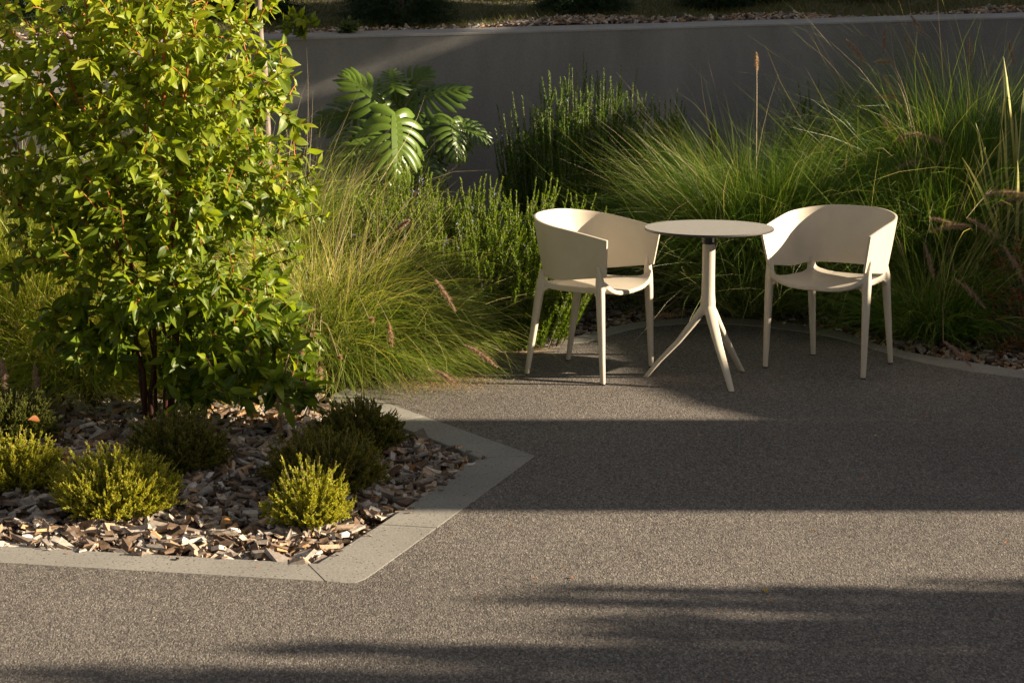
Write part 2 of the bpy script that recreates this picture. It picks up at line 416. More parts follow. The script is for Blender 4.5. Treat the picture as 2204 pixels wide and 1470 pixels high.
# the rounded corner fans out from the inner corner
jo, ji = g(940, 1136), g(818, 1129)      # joint seen on the diagonal run
ci = [e_i, in_c1 + (e_i - in_c1) * .5, in_c1, in_c1 + (ji - in_c1) * .01, in_c1 + (ji - in_c1) * .03]
pieces.append((corner_o + [jo], ci + [ji]))
pieces.append(([jo, lerp(jo, mid_o, .999)], [ji, in_c2]))
j2o, j2i = lerp(mid_o, far_o, .55), lerp(in_c2, in_far, .55)
pieces.append(([mid_o, j2o], [in_c2, j2i]))
pieces.append(([j2o, far_o], [j2i, in_far]))
for po, pi in pieces:
    po, pi = seg_between(po, pi)
    k_ = kerb_strip('kerb', po, pi, z=.0012)
    for v, f, t in zip(k_.v, k_.f, k_.t): pass
    off = kerb.n
    for v, f in zip(k_.v, k_.f):
        kerb.v.append(v); kerb.f.append(f + off); kerb.t.append(np.full(len(v), .5)); kerb.m.append(np.zeros(len(v)))
    kerb.n += k_.n
o = kerb.build('kerb', M['kerb']); tag(o, kind='structure')
bo, bi = BO, BI
kk = kerb_strip('kerb_back', bo, bi, z=0.003)
o = kk.build('kerb', M['kerb']); tag(o, kind='structure')

# ---- retaining wall with a sloping cap
WX0, WY0, WS = -3.23, 13.2, 0.234
def wallY(x): return WY0 + (x - WX0) * WS
def wall_top(x):
    # traced: pixel heights 100 at the left frame edge to 35 at the right one
    return 1.46 + (x - WX0) * 0.0219
n_w = np.array([WS, -1]) / math.hypot(WS, 1)     # towards the camera
xs = np.linspace(-9, 9, 37)
wall = empty('retaining_wall', (0, wallY(0), 0), 'long grey rendered retaining wall behind the planting bed, its cap coloured lighter to paint in skylight', 'wall')
mb = MB()
fr = np.array([(x, wallY(x)) for x in xs]); bk = fr - n_w * 0.28
top = np.array([wall_top(x) for x in xs])
V = np.stack([np.c_[fr, np.full(len(xs), -.3)], np.c_[fr, top - 0.004], np.c_[bk, top - 0.004], np.c_[bk, np.full(len(xs), -.3)]], 1)
f = [(a * 4 + b_, a * 4 + (b_ + 1) % 4, (a + 1) * 4 + (b_ + 1) % 4, (a + 1) * 4 + b_) for a in range(len(xs) - 1) for b_ in range(4)]
mb.add(V.reshape(-1, 3), f); mb.build('wall_face', M['wall'], wall)
mb = MB(); fo = fr + n_w * 0.004; bo_ = bk - n_w * 0.01
tj = top + 0.004 * np.sin(xs * 5.1) * 0.4
V = np.stack([np.c_[fo, tj - 0.012], np.c_[fo, tj], np.c_[fr - n_w * .012, tj + 0.006], np.c_[bo_, tj + 0.022], np.c_[bo_, tj - 0.012]], 1)
f = [(a * 5 + b_, a * 5 + (b_ + 1) % 5, (a + 1) * 5 + (b_ + 1) % 5, (a + 1) * 5 + b_) for a in range(len(xs) - 1) for b_ in range(5)]
mb.add(V.reshape(-1, 3), f); mb.build('coping', M['coping'], wall)

# ---- grassy slope behind the wall
def slopeZ(x, d):   # d = distance behind the wall's back face
    return wall_top(x) + 0.0 + d * 0.16 + 0.02 * math.sin(x * 1.7 + d) + 0.015 * math.sin(x * 4.1 - d * 2)
mb = MB(); nx, ny = 60, 30
xx = np.linspace(-12, 12, nx); dd = np.concatenate([[0.0], np.linspace(0.15, 1, 6), np.linspace(1.3, 26, ny - 7)])
vv = []
for x in xx:
    for d in dd:
        vv.append((x - n_w[0] * (.29 + d), wallY(x) - n_w[1] * (.29 + d), slopeZ(x, d) - 0.015))
f = [(a * ny + b_, (a + 1) * ny + b_, (a + 1) * ny + b_ + 1, a * ny + b_ + 1) for a in range(nx - 1) for b_ in range(ny - 1)]
mb.add(vv, f); 
M['slope'] = concrete_mat('slope_earth', (0.06, 0.055, 0.022), (0.14, 0.12, 0.06), pit=0.5, sc=6, rough=1.0, bstr=0.8)
o = mb.build('hillside', M['slope'], smooth=True); tag(o, kind='structure')
def slope_pt(x, d): return np.array([x - n_w[0] * (.29 + d), wallY(x) - n_w[1] * (.29 + d), slopeZ(x, d)])

# ---- soil sheets of the beds (a little below the kerbs)
bed_left = [Lfi, in_c1, in_c2, in_far, g(680, 830), (-8, 10.2)]
bed_back = [(-8, 10.2), g(680, 830), *[tuple(p) for p in back_i[:3]]] + [tuple(p + (q - p) * .2) for p, q in zip(BI, BO)] + [(8, 9), (8, wallY(8)), (-8, wallY(-8))]
ngon('flower_bed', bed_left, -0.045, M['soil'])
ngon('flower_bed', bed_back, -0.040, M['soil'])

# ---- wood chips
def inside(poly, x, y):
    poly = np.asarray(poly); n = len(poly); c = np.zeros(len(x), bool); j = n - 1
    for i in range(n):
        xi, yi = poly[i]; xj, yj = poly[j]
        m_ = ((yi > y) != (yj > y)) & (x < (xj - xi) * (y - yi) / (yj - yi + 1e-12) + xi)
        c ^= m_; j = i
    return c
def chips(mb, x, y, z, lo=0.014, hi=0.05, flat=0.32):
    n = len(x)
    l = RNG.uniform(lo, hi, n) * RNG.choice([1, 1, 1.35], n); w = l * RNG.uniform(.22, .52, n); h = np.minimum(l * RNG.uniform(.10, .34, n), .016)
    cube = np.array([(a, b_, c) for c in (-.5, .5) for b_ in (-.5, .5) for a in (-.5, .5)])
    V = cube[None] * np.stack([l, w, h], 1)[:, None]
    V = V * RNG.uniform(.80, 1.10, (n, 8, 3)); V[..., 0] += V[..., 1] * RNG.normal(0, .45, (n, 1)); V[..., 2] += V[..., 0] * V[..., 1] / l[:, None] * RNG.normal(0, .4, (n, 1)); V[..., 1] *= (1 + RNG.uniform(-.28, .28, (n, 1)) * np.sign(cube[None, :, 0]))
    yaw = RNG.uniform(0, 2 * math.pi, n); tx = RNG.normal(0, flat, n); ty = RNG.normal(0, flat, n)
    X = np.stack([np.cos(yaw) * np.cos(tx), np.sin(yaw) * np.cos(tx), np.sin(tx)], 1)
    up = unit(np.stack([np.sin(ty) * -np.sin(yaw), np.sin(ty) * np.cos(yaw), np.cos(ty)], 1))
    X, Y, Z = rot_from(X, up)
    W = V[..., 0:1] * X[:, None] + V[..., 1:2] * Y[:, None] + V[..., 2:3] * Z[:, None] + np.stack([x, y, z], 1)[:, None]
    q = np.array([(0, 2, 3, 1), (4, 5, 7, 6), (0, 1, 5, 4), (2, 6, 7, 3), (0, 4, 6, 2), (1, 3, 7, 5)])
    f = (np.arange(n) * 8)[:, None, None] + q[None]
    mb.add(W.reshape(-1, 3), f.reshape(-1, 4), np.repeat(RNG.beta(1.3, 1.4, n), 8))
def scatter(poly, n, bounds):
    x0, x1, y0, y1 = bounds; x = RNG.uniform(x0, x1, n); y = RNG.uniform(y0, y1, n); k = inside(poly, x, y); return x[k], y[k]
mb = MB()
for zz, n, a, b_ in ((-.034, 10500, .025, .06), (-.018, 7500, .025, .07), (-.002, 3300, .03, .082)):
    x, y = scatter([lerp(np.array(p), np.array([-1.8, 8.0]), .012) for p in bed_left], n, (-3.2, .2, 6.3, 10.4))
    chips(mb, x, y, np.full(len(x), zz) + RNG.normal(0, .005, len(x)), a, b_)
x, y = scatter([lerp(np.array(p), np.array([-1.8, 8.0]), .012) for p in bed_left], 9000, (-3.2, .2, 6.3, 10.4))
chips(mb, x, y, RNG.uniform(-.03, .010, len(x)), .006, .02, .5)
u_ = RNG.uniform(0, 1, 90); e_ = RNG.uniform(-.015, .05, 90)
for a0, b0, q0 in ((in_c1, in_c2, 45), (in_c2, in_far, 15), (lerp(Lfi, in_c1, .72), in_c1, 30)):
    nn = np.array([(b0 - a0)[1], -(b0 - a0)[0]]); nn = nn / np.linalg.norm(nn); u_ = RNG.uniform(0, 1, q0); e_ = np.abs(RNG.normal(0, .022, q0)); pp = a0 + (b0 - a0) * u_[:, None] + nn * e_[:, None]
    chips(mb, pp[:, 0], pp[:, 1], np.full(q0, .006), .006, .026, .1)
o = mb.build('wood_chip_mulch', M['chip']); tag(o, 'weathered grey and tan wood chips covering the left bed', 'mulch', kind='stuff')
mb = MB()
for zz, n in ((-.03, 9000), (-.012, 6000)):
    x, y = scatter([tuple(p) for p in bed_back], n, (-1.5, 3.8, 9.6, 13.4))
    chips(mb, x, y, np.full(len(x), zz) + RNG.normal(0, .006, len(x)), .02, .05, .35)
o = mb.build('wood_chip_mulch', M['chip']); tag(o, 'shaded brown wood chips covering the bed behind the table and chairs', 'mulch', kind='stuff')
mb = MB(); n = 6500
x = RNG.uniform(-5, 6, n); d = RNG.uniform(0, .17, n); pts = np.array([slope_pt(a, b_) for a, b_ in zip(x, d)])
chips(mb, pts[:, 0], pts[:, 1], pts[:, 2] + RNG.uniform(0, .025, n), .02, .055, .35)
o = mb.build('bark_mulch', M['chip']); tag(o, 'strip of brown bark pieces along the top of the grey wall', 'mulch', kind='stuff')

# ================================================================== PLANT BUILDERS
def blades(mb, base, az, th0, th1, L, W, K=7, p=1.4, tint=None, zmin=0.0, bias=(0, 0, 0), mark=False, twist=0.6):
    """arching strips; all arguments arrays of length n"""
    n = len(base); t = np.linspace(0, 1, K + 1)
    th = th0[:, None] + (th1 - th0)[:, None] * t[None] ** (p * RNG.uniform(.7, 1.7, n))[:, None]
    azk = az[:, None] + (RNG.normal(0, .55, n))[:, None] * t[None] ** 1.3
    D = np.stack([np.sin(th) * np.cos(azk), np.sin(th) * np.sin(azk), np.cos(th)], -1) + np.array(bias)[None, None] * t[None, :, None]
    D = unit(D)
    step = (L / K)[:, None, None]
    pos = base[:, None] + np.concatenate([np.zeros((n, 1, 3)), np.cumsum(D[:, :-1] * step, 1)], 1)
    if zmin is not None:
        lim = zmin + RNG.uniform(0.004, .05, (n, 1))
        low = pos[..., 2] < lim; pos[..., 2] = np.where(low, lim + (pos[..., 2] - lim) * .04, pos[..., 2])
    side = np.stack([-np.sin(azk), np.cos(azk), np.zeros_like(azk)], -1)
    rv = RNG.normal(0, twist, (n, 1, 3)); side = unit(side + rv)
    side = unit(side - (side * D).sum(-1, keepdims=True) * D)
    wd = (W[:, None] * np.clip(np.minimum(.55 + t * 2, (1 - t) * 1.6 + .06), 0, 1)[None])[..., None] * .5
    a, b_ = pos - side * wd, pos + side * wd
    V = np.stack([a, b_], 2).reshape(n, -1, 3)
    k = np.arange(K) * 2
    q = np.stack([k, k + 1, k + 3, k + 2], 1)
    f = (np.arange(n) * 2 * (K + 1))[:, None, None] + q[None]
    if tint is None: tint = RNG.uniform(0, 1, n)
    mk = np.tile(np.array([0.0, 1.0]), (K + 1) * n) if mark else 0.0
    mb.add(V.reshape(-1, 3), f.reshape(-1, 4), np.repeat(tint, 2 * (K + 1)), mk)
    return pos

def plume(mb, mbs, base, tip, length, r=0.012, bend=None, nb=420, sag=0.35):
    """stalk from base to tip with a bottle-brush plume over its last part"""
    base, tip = np.asarray(base, float), np.asarray(tip, float)
    h = tip - base; t = np.linspace(0, 1, 14)
    ctrl = base + np.array([h[0] * .25, h[1] * .25, h[2] * 1.0 + sag * np.linalg.norm(h[:2])])
    c = ((1 - t) ** 2)[:, None] * base + (2 * t * (1 - t))[:, None] * ctrl + (t ** 2)[:, None] * tip
    tube(mbs, c, np.linspace(.0016, .001, 14), 4, RNG.uniform(0, 1))
    T = unit(c[-1] - c[-3]); 
    droop = np.array([0, 0, -1.0]) if bend is None else np.asarray(bend, float)
    s = np.linspace(0, 1, 10)
    D1 = unit(droop + T * .25); ax = tip + (D1 * length)[None] * s[:, None] + np.array([[0, 0, -1.0]]) * (length * .22) * (s ** 2)[:, None]
    tube(mb, ax, r * .35 * np.sin(np.pi * np.clip(s * .9 + .07, 0, 1)), 6, .3)
    u = RNG.uniform(0, 1, nb); i = np.clip((u * 9).astype(int), 0, 8); fr = (u * 9 - i)[:, None]
    p0 = ax[i] * (1 - fr) + ax[i + 1] * fr; tg = unit(ax[i + 1] - ax[i])
    rd = unit(np.cross(tg, RNG.normal(size=(nb, 3)))); d = unit(rd * 1.0 + tg * .75)
    ln = r * (1.0 + RNG.uniform(0, .9, nb)) * (0.35 + np.sin(np.pi * np.clip(u * .92 + .05, 0, 1)))
    sd_ = unit(np.cross(d, RNG.normal(size=(nb, 3)))) * .0016
    V = np.stack([p0 - sd_, p0 + sd_, p0 + d * ln[:, None]], 1)
    mb.add(V.reshape(-1, 3), np.arange(nb * 3).reshape(-1, 3), np.repeat(RNG.uniform(.2, 1, nb), 3))

def shoots(mb, mbs, base, dirs, L, bend, N, nl, nw, ang=(0.6, 1.1), tint=(0, 1), tipgain=0.3, t0=0.0, stem_r=0.0015, needle_curve=0.0, stem_t=.5):
    """needle-leaved shoots: base,dirs,bend (n,3), L (n), N needles each"""
    n = len(base); dirs = unit(dirs)
    t = t0 + (1 - t0) * (np.arange(N)[None] + RNG.uniform(0, 1, (n, N))) / N
    c = base[:, None] + dirs[:, None] * (L[:, None] * t)[..., None] + bend[:, None] * (L[:, None] * t ** 2)[..., None]
    T = unit(dirs[:, None] + 2 * bend[:, None] * t[..., None])
    rd = unit(np.cross(T, RNG.normal(size=(n, N, 3))))
    al = RNG.uniform(ang[0], ang[1], (n, N))[..., None] * np.clip(1.25 - t, .25, 1)[..., None] ** .5
    d = T * np.cos(al) + rd * np.sin(al)
    ln = (nl * RNG.uniform(.6, 1.1, (n, N)) * np.clip(1.35 - t, .45, 1))[..., None]
    s = unit(np.cross(d, RNG.normal(size=(n, N, 3)))) * nw * .5
    m_ = c + d * ln * .55; e = c + d * ln + T * ln * needle_curve
    V = np.stack([c, m_ + s, e, m_ - s], 2).reshape(-1, 3)
    tn = np.clip(RNG.uniform(tint[0], tint[1], (n, N)) * (1 - tipgain) + tipgain * t, 0, 1)
    mb.add(V, np.arange(n * N * 4).reshape(-1, 4), np.repeat(tn.ravel(), 4))
    if mbs is not None:
        tt = np.linspace(0, 1, 5)
        for i in range(n):
            cc = base[i] + dirs[i] * (L[i] * tt)[:, None] + bend[i] * (L[i] * tt ** 2)[:, None]
            tube(mbs, cc, stem_r * (1 - .6 * tt), 4, stem_t, cap=False)
    return c

LEAF_T = np.array([0, .12, .32, .56, .80, 1.0]); LEAF_W = np.array([.015, .13, .205, .18, .085, 0.004])
def leaves(mb, pos, d, nrm, L, width=1.0, fold=.28, droop=.22, tint=None, wav=.02):
    n = len(pos); X, Y, Z = rot_from(d, nrm); k = len(LEAF_T)
    W = LEAF_W[None] * width * RNG.uniform(.85, 1.2, (n, 1))
    fo = fold * RNG.uniform(.1, 1.6, (n, 1)); dr = droop * RNG.uniform(.2, 1.9, (n, 1)) * RNG.choice([1, 1, 1, -.5], (n, 1))
    zc = -dr * LEAF_T[None] ** 2
    rows = []
    for s in (-1, -.55, 0, .55, 1):
        z = zc + abs(s) * W * fo + (RNG.normal(0, wav, (n, k)) if abs(s) == 1 else 0)
        rows.append(np.stack([np.broadcast_to(LEAF_T[None], (n, k)), s * W, z], -1))
    V = np.stack(rows, 2) * L[:, None, None, None]            # n,k,5,3
    Wd = V[..., 0:1] * X[:, None, None] + V[..., 1:2] * Y[:, None, None] + V[..., 2:3] * Z[:, None, None] + pos[:, None, None]
    q = []
    for a in range(k - 1):
        for b_ in range(4): q.append((a * 5 + b_, a * 5 + b_ + 1, (a + 1) * 5 + b_ + 1, (a + 1) * 5 + b_))
    f = (np.arange(n) * k * 5)[:, None, None] + np.array(q)[None]
    if tint is None: tint = RNG.uniform(0, 1, n)
    mk = np.tile(np.array([1, .5, 0, .5, 1.0]), n * k)
    mb.add(Wd.reshape(-1, 3), f.reshape(-1, 4), np.repeat(tint, k * 5), mk)

# ================================================================== FURNITURE
def smooth_obj_from_bm(bm, voxel, iters, name):
    me = bpy.data.meshes.new(name); bm.to_mesh(me); bm.free()
    o_ = bpy.data.objects.new(name, me); COL.objects.link(o_)
    rm = o_.modifiers.new('r', 'REMESH'); rm.mode = 'VOXEL'; rm.voxel_size = voxel; rm.adaptivity = 0
    sm = o_.modifiers.new('s', 'SMOOTH'); sm.factor = .5; sm.iterations = iters
    dg = bpy.context.evaluated_depsgraph_get(); ev = o_.evaluated_get(dg)
    res = bpy.data.meshes.new_from_object(ev)
    bpy.data.objects.remove(o_)
    return res

def bm_loft(bm, rings):
    """rings: list of (n,3) arrays -> closed lofted solid"""
    vs = [[bm.verts.new(tuple(map(float, p))) for p in r] for r in rings]
    n = len(vs[0])
    for a in range(len(vs) - 1):
        for i in range(n):
            bm.faces.new((vs[a][i], vs[a][(i + 1) % n], vs[a + 1][(i + 1) % n], vs[a + 1][i]))
    bm.faces.new(vs[0][::-1]); bm.faces.new(vs[-1])
def sup_ring(c, ax, ay, U, Vv, n=14, e=2.8):
    a = np.arange(n) * 2 * math.pi / n
    ca, sa = np.cos(a), np.sin(a)
    x = np.sign(ca) * np.abs(ca) ** (2 / e) * ax; y = np.sign(sa) * np.abs(sa) ** (2 / e) * ay
    return np.asarray(c)[None] + x[:, None] * np.asarray(U)[None] + y[:, None] * np.asarray(Vv)[None]

def split_mesh(me, classify, names):
    """split an evaluated mesh into parts, keeping the smooth normals across the cuts"""
    nv, nf = len(me.vertices), len(me.polygons)
    co = np.empty(nv * 3); me.vertices.foreach_get('co', co); co = co.reshape(-1, 3)
    no = np.empty(nv * 3); me.vertices.foreach_get('normal', no); no = no.reshape(-1, 3)
    faces = [list(p.vertices) for p in me.polygons]
    cen = np.array([co[f_].mean(0) for f_ in faces])
    cl = classify(cen); out = []
    for ci, nm in enumerate(names):
        idx = np.nonzero(cl == ci)[0]
        used = sorted({v for i in idx for v in faces[i]}); mp = {v: k for k, v in enumerate(used)}
        m2 = bpy.data.meshes.new(nm)
        m2.from_pydata([tuple(co[v]) for v in used], [], [[mp[v] for v in faces[i]] for i in idx])
        m2.polygons.foreach_set('use_smooth', np.ones(len(m2.polygons), bool))
        m2.update()
        m2.normals_split_custom_set_from_vertices([tuple(no[v]) for v in used])
        out.append((nm, m2))
    return out

# chair in its own frame: +y is the open front, x across
FX, FY = 0.262, 0.215        # front feet
BX, BY = 0.212, -0.225       # rear feet
def leg_axis(sx, front, z):
    if front:
        return np.array([sx * (FX - 0.004 * z / .5), FY - 0.022 * (z / .5), z])
    return np.array([sx * (BX - 0.012 * z / .5), BY + 0.078 * (z / .5), z])
def shell_pt(u, v):
    """u in -1..1 round the U, v in 0..1 up; returns outer surface point and outward normal-ish"""
    s = abs(u); sg = 1 if u >= 0 else -1
    ztop = .775 - .084 * max(0, (s - .12) / .88) ** 1.35
    zbot = .492 + .020 * max(0, (s - .55) / .45) - .014 * min(1, max(0, (s - .30) / .3)) * (1 - max(0, (s - .6) / .4))
    z = zbot + (ztop - zbot) * v
    hv = (z - .48) / .29
    # plan: straight arm then a superelliptic back
    sm = .38                 # share of the half curve that is the arm
    hw = .248 + .056 * hv    # half width grows upwards
    yb = -.182 - .070 * hv   # back recedes upwards
    yf = .222 + .034 * hv    # arm fronts lean forward
    yk = .0
    if s > 1 - sm:
        k = (s - (1 - sm)) / sm
        x = hw + .006 * k; y = yk + (yf - yk) * k
    else:
        a = (1 - s / (1 - sm)) * math.pi / 2        # 0 at side .. pi/2 at back middle
        e = 2 / (2.75 - .65 * v)
        x = hw * math.cos(a) ** e if a < math.pi / 2 - 1e-6 else 0.0
        y = yk + (yb - yk) * math.sin(a) ** e
    return np.array([sg * x, y, z])
def make_chair_parts():
    bm = bmesh.new()
    zs = [0.0, .05, .12, .2, .28, .35, .41, .46, .50, .52, .545, .57]
    for sx in (-1, 1):
        for front in (True, False):
            rings = []
            for z in zs:
                if (not front) and z > .53: continue
                c = leg_axis(sx, front, z)
                w = .0125 + .0085 * min(1, z / .42)
                d_ = .0125 + .0090 * min(1, z / .42)
                if z > .48:
                    k = (z - .48) / .09; w *= (1 - .45 * k); d_ *= (1 - .6 * k)
                    hv = (z - .48) / .29
                    us_ = np.linspace(.15, 1, 120); cand = np.array([shell_pt(sx * u_, (z - .50) / .25 if z > .5 else 0) for u_ in us_])
                    tgt = cand[np.hypot(cand[:, 0] - c[0], cand[:, 1] - c[1]).argmin()]
                    kk = min(1, k * 1.6) if front else min(1, .5 + k); c[0] = c[0] * (1 - kk) + tgt[0] * kk; c[1] = c[1] * (1 - kk) + tgt[1] * kk
                rings.append(sup_ring(c, w, d_, (1, 0, 0), (0, 1, 0)))
            bm_loft(bm, rings)
    # seat: closed grid, dished, its corners rising into the legs
    nu = 25
    us = np.linspace(-1, 1, nu)
    topv, botv = [], []
    for a in us:
        for b_ in us:
            # square-ish plan, wider in front, sides pinched between the legs
            yv = (.232 if b_ > 0 else .175) * b_ + .005
            hw = .247 - .035 * (1 - b_) / 2 - .020 * (1 - b_ ** 2)
            yv += (-.015 if b_ > 0 else .012) * abs(b_) ** 3 * (abs(a) ** 4) + (.006) * (1 - a * a) * max(b_, 0)
            x = hw * a
            cr = (abs(a) ** 5) * (abs(b_) ** 5)
            z = .436 + .012 * a * a - .010 * (1 - a * a) * max(0, b_) ** 2 + .012 * max(0, -b_) ** 3 + .040 * cr + .006 * abs(a) ** 6
            th = .021 + .012 * abs(a) ** 8 * (1 - b_ ** 2) ** .2 + .010 * cr
            topv.append((x, yv, z)); botv.append((x, yv, z - th))
    T_ = [bm.verts.new(p) for p in topv]; B_ = [bm.verts.new(p) for p in botv]
    ix = lambda i, j: i * nu + j
    for i in range(nu - 1):
        for j in range(nu - 1):
            bm.faces.new((T_[ix(i, j)], T_[ix(i + 1, j)], T_[ix(i + 1, j + 1)], T_[ix(i, j + 1)]))
            bm.faces.new((B_[ix(i, j)], B_[ix(i, j + 1)], B_[ix(i + 1, j + 1)], B_[ix(i + 1, j)]))
    rim = [(i, 0) for i in range(nu)] + [(nu - 1, j) for j in range(1, nu)] + [(i, nu - 1) for i in range(nu - 2, -1, -1)] + [(0, j) for j in range(nu - 2, 0, -1)]
    for a in range(len(rim)):
        p, q = ix(*rim[a]), ix(*rim[(a + 1) % len(rim)])
        bm.faces.new((T_[p], B_[p], B_[q], T_[q]))
    # webs under the corners
    for sx in (-1, 1):
        for front in (True, False):
            c0 = leg_axis(sx, front, .36); c1 = leg_axis(sx, front, .445)
            for tgt in (np.array([sx * .19, (FY - .03) if front else (BY + .085), .430]), np.array([sx * (.237 if front else .205), (.14 if front else -.09), .430])):
                r0 = sup_ring(c0, .012, .012, (1, 0, 0), (0, 1, 0), 8, 2); r1 = sup_ring(c1 * .45 + tgt * .55 - np.array([0, 0, .006]), .012, .012, (1, 0, 0), (0, 1, 0), 8, 2)
                r2 = sup_ring(tgt, .010, .010, (1, 0, 0), (0, 1, 0), 8, 2)
                bm_loft(bm, [sup_ring(c0 * .5 + c1 * .5, .015, .015, (1, 0, 0), (0, 1, 0), 8, 2), r1, r2]) if True else None
    me = smooth_obj_from_bm(bm, .0045, 9, 'frame')
    def cls(c):
        r = np.zeros(len(c), int)
        for k, (sx, fr_) in enumerate(((-1, True), (1, True), (-1, False), (1, False))):
            ax_ = np.array([leg_axis(sx, fr_, z) for z in c[:, 2]])
            near = np.hypot(c[:, 0] - ax_[:, 0], c[:, 1] - ax_[:, 1]) < .034
            side = (np.sign(c[:, 0]) == sx) & ((c[:, 1] > 0) == fr_)
            r[(near & (c[:, 2] > .475)) & side] = k + 1
            r[(c[:, 2] < .395) & side] = k + 1
            r[near & side & (np.hypot(c[:, 0] - ax_[:, 0], c[:, 1] - ax_[:, 1]) < .026)] = k + 1
        return r
    parts = split_mesh(me, cls, ['seat', 'leg', 'leg', 'leg', 'leg'])
    # backrest shell
    NU, NV = 97, 15; th = .0125
    us = np.linspace(-1, 1, NU); vs = np.linspace(0, 1, NV)
    O = np.array([[shell_pt(u, v) for v in vs] for u in us])
    du = np.gradient(O, axis=0); dv = np.gradient(O, axis=1); N = unit(np.cross(dv, du))
    ctr = np.array([0, .0, .6]); 
    fl = np.sign((N[..., :2] * (O[..., :2] - ctr[:2])).sum(-1, keepdims=True)); fl[fl == 0] = 1
    N = N * fl
    I = O - N * th
    bm = bmesh.new()
    a_ = [[bm.verts.new(tuple(O[i, j])) for j in range(NV)] for i in range(NU)]
    b_ = [[bm.verts.new(tuple(I[i, j])) for j in range(NV)] for i in range(NU)]
    for i in range(NU - 1):
        for j in range(NV - 1):
            bm.faces.new((a_[i][j], a_[i + 1][j], a_[i + 1][j + 1], a_[i][j + 1]))
            bm.faces.new((b_[i][j], b_[i][j + 1], b_[i + 1][j + 1], b_[i + 1][j]))
        bm.faces.new((a_[i][0], b_[i][0], b_[i + 1][0], a_[i + 1][0]))
        bm.faces.new((a_[i][-1], a_[i + 1][-1], b_[i + 1][-1], b_[i][-1]))
    for i in (0, NU - 1):
        for j in range(NV - 1):
            bm.faces.new((a_[i][j], a_[i][j + 1], b_[i][j + 1], b_[i][j]))
    bmesh.ops.recalc_face_normals(bm, faces=bm.faces)
    sharp = [e for e in bm.edges if len(e.link_faces) == 2 and e.calc_face_angle() > R(50)]
    bmesh.ops.bevel(bm, geom=sharp, offset=.0022, segments=2, affect='EDGES', profile=.6)
    for f_ in bm.faces: f_.smooth = True
    for e in bm.edges:
        if len(e.link_faces) == 2 and e.calc_face_angle() > R(40): e.smooth = False
    m3 = bpy.data.meshes.new('backrest'); bm.to_mesh(m3); bm.free()
    parts.append(('backrest', m3))
    for _, m_ in parts: m_.materials.append(M['plastic'])
    return parts
chair_parts = make_chair_parts()
def fit_chair(fl, fr_, br, bl):
    """pose from the four feet seen in the photograph (front left/right and rear, as seen from the sitter's own frame)"""
    src = np.array([(-FX, FY), (FX, FY), (BX, BY), (-BX, BY)]); dst = np.array([fl, fr_, br, bl])
    ms, md = src.mean(0), dst.mean(0); S, D = src - ms, dst - md
    ang = math.atan2((S[:, 0] * D[:, 1] - S[:, 1] * D[:, 0]).sum(), (S * D).sum())
    c, s = math.cos(ang), math.sin(ang)
    return (md[0] - (c * ms[0] - s * ms[1]), md[1] - (s * ms[0] + c * ms[1])), ang
proto = None
def place_chair(feet, label):
    global proto
    (x, y), ang = fit_chair(*feet)
    r = empty('armchair', (x, y, 0.001), label, 'chair', 'two beige plastic armchairs either side of the round table', ang)
    if proto is None:
        proto = []
        for nm, me in chair_parts:
            o_ = bpy.data.objects.new(nm, me); COL.objects.link(o_); o_.parent = r; proto.append(o_)
    else:
        for s in proto:
            c = s.copy(); COL.objects.link(c); c.parent = r
    for (gx, gy) in ((-FX, FY), (FX, FY), (BX, BY), (-BX, BY)):
        mg = MB(); tube(mg, [(gx, gy, -.0005), (gx, gy, .005)], .0128, 12); mg.build('glide', M['black'], r, local=False)
    print('chair', x, y, math.degrees(ang))
    return r
# left chair: sitter faces right and a little to the camera
place_chair([g(1408, 788), g(1291, 829), g(1130, 806), g(1226, 778)], 'beige plastic armchair left of the table, its near arm hiding most of its seat')
place_chair([g(1851, 815), g(1641, 793), g(1757, 764), g(1922, 782)], 'beige plastic armchair right of the table, open front and seat facing the camera')

# ---- table
tp = [g(1388, 812), g(1575, 843), g(1598, 800)]
feet_c = np.mean(tp, 0)
Tc = np.array([*(P(1523, 700, feet_c[1])[:2])]); print('table', Tc, tp)
TH = .735
table = empty('pedestal_table', (Tc[0], Tc[1], .001), 'small round pedestal table with three splayed legs between the two chairs', 'table')
bm = bmesh.new()
zs = [.33, .37, .42, .5, .6, .7]
bm_loft(bm, [sup_ring((0, 0, z), r_, r_, (1, 0, 0), (0, 1, 0), 20, 2.0) for z, r_ in ((.315, .026), (.34, .036), (.38, .036), (.42, .0325), (.5, .0312), (.6, .0310), (.664, .0308))])
angs = []
for p_ in tp:
    d_ = p_ - Tc; ang = math.atan2(d_[1], d_[0]); rr = np.linalg.norm(d_); angs.append(ang)
    U = np.array([math.cos(ang), math.sin(ang), 0]); S = np.array([-math.sin(ang), math.cos(ang), 0])
    rings = []
    for q, z, w, h in ((.005, .370, .024, .020), (.035, .325, .026, .022), (.075, .268, .0245, .018), (.14, .182, .021, .014), (rr - .07, .085, .018, .012), (rr - .012, .012, .0155, .011), (rr - .004, .0, .0150, .010)):
        T_ = np.array([.0, 0, 0]) 
        nrm = unit(U * .78 + np.array([0, 0, .62])) if z < .3 else unit(U + np.array([0, 0, .25]))
        rings.append(sup_ring(U * q + np.array([0, 0, z]), w, h, S, nrm if z > .02 else U * 1.3, 14, 3.0))
    bm_loft(bm, rings)
me = smooth_obj_from_bm(bm, .004, 10, 'pedestal')
def cls(c):
    r = np.zeros(len(c), int); a = np.arctan2(c[:, 1], c[:, 0]); rad = np.hypot(c[:, 0], c[:, 1])
    dif = np.stack([np.abs((a - q + math.pi) % (2 * math.pi) - math.pi) for q in angs], 1)
    lg = (c[:, 2] < .30); r[lg] = dif.argmin(1)[lg] + 1
    return r
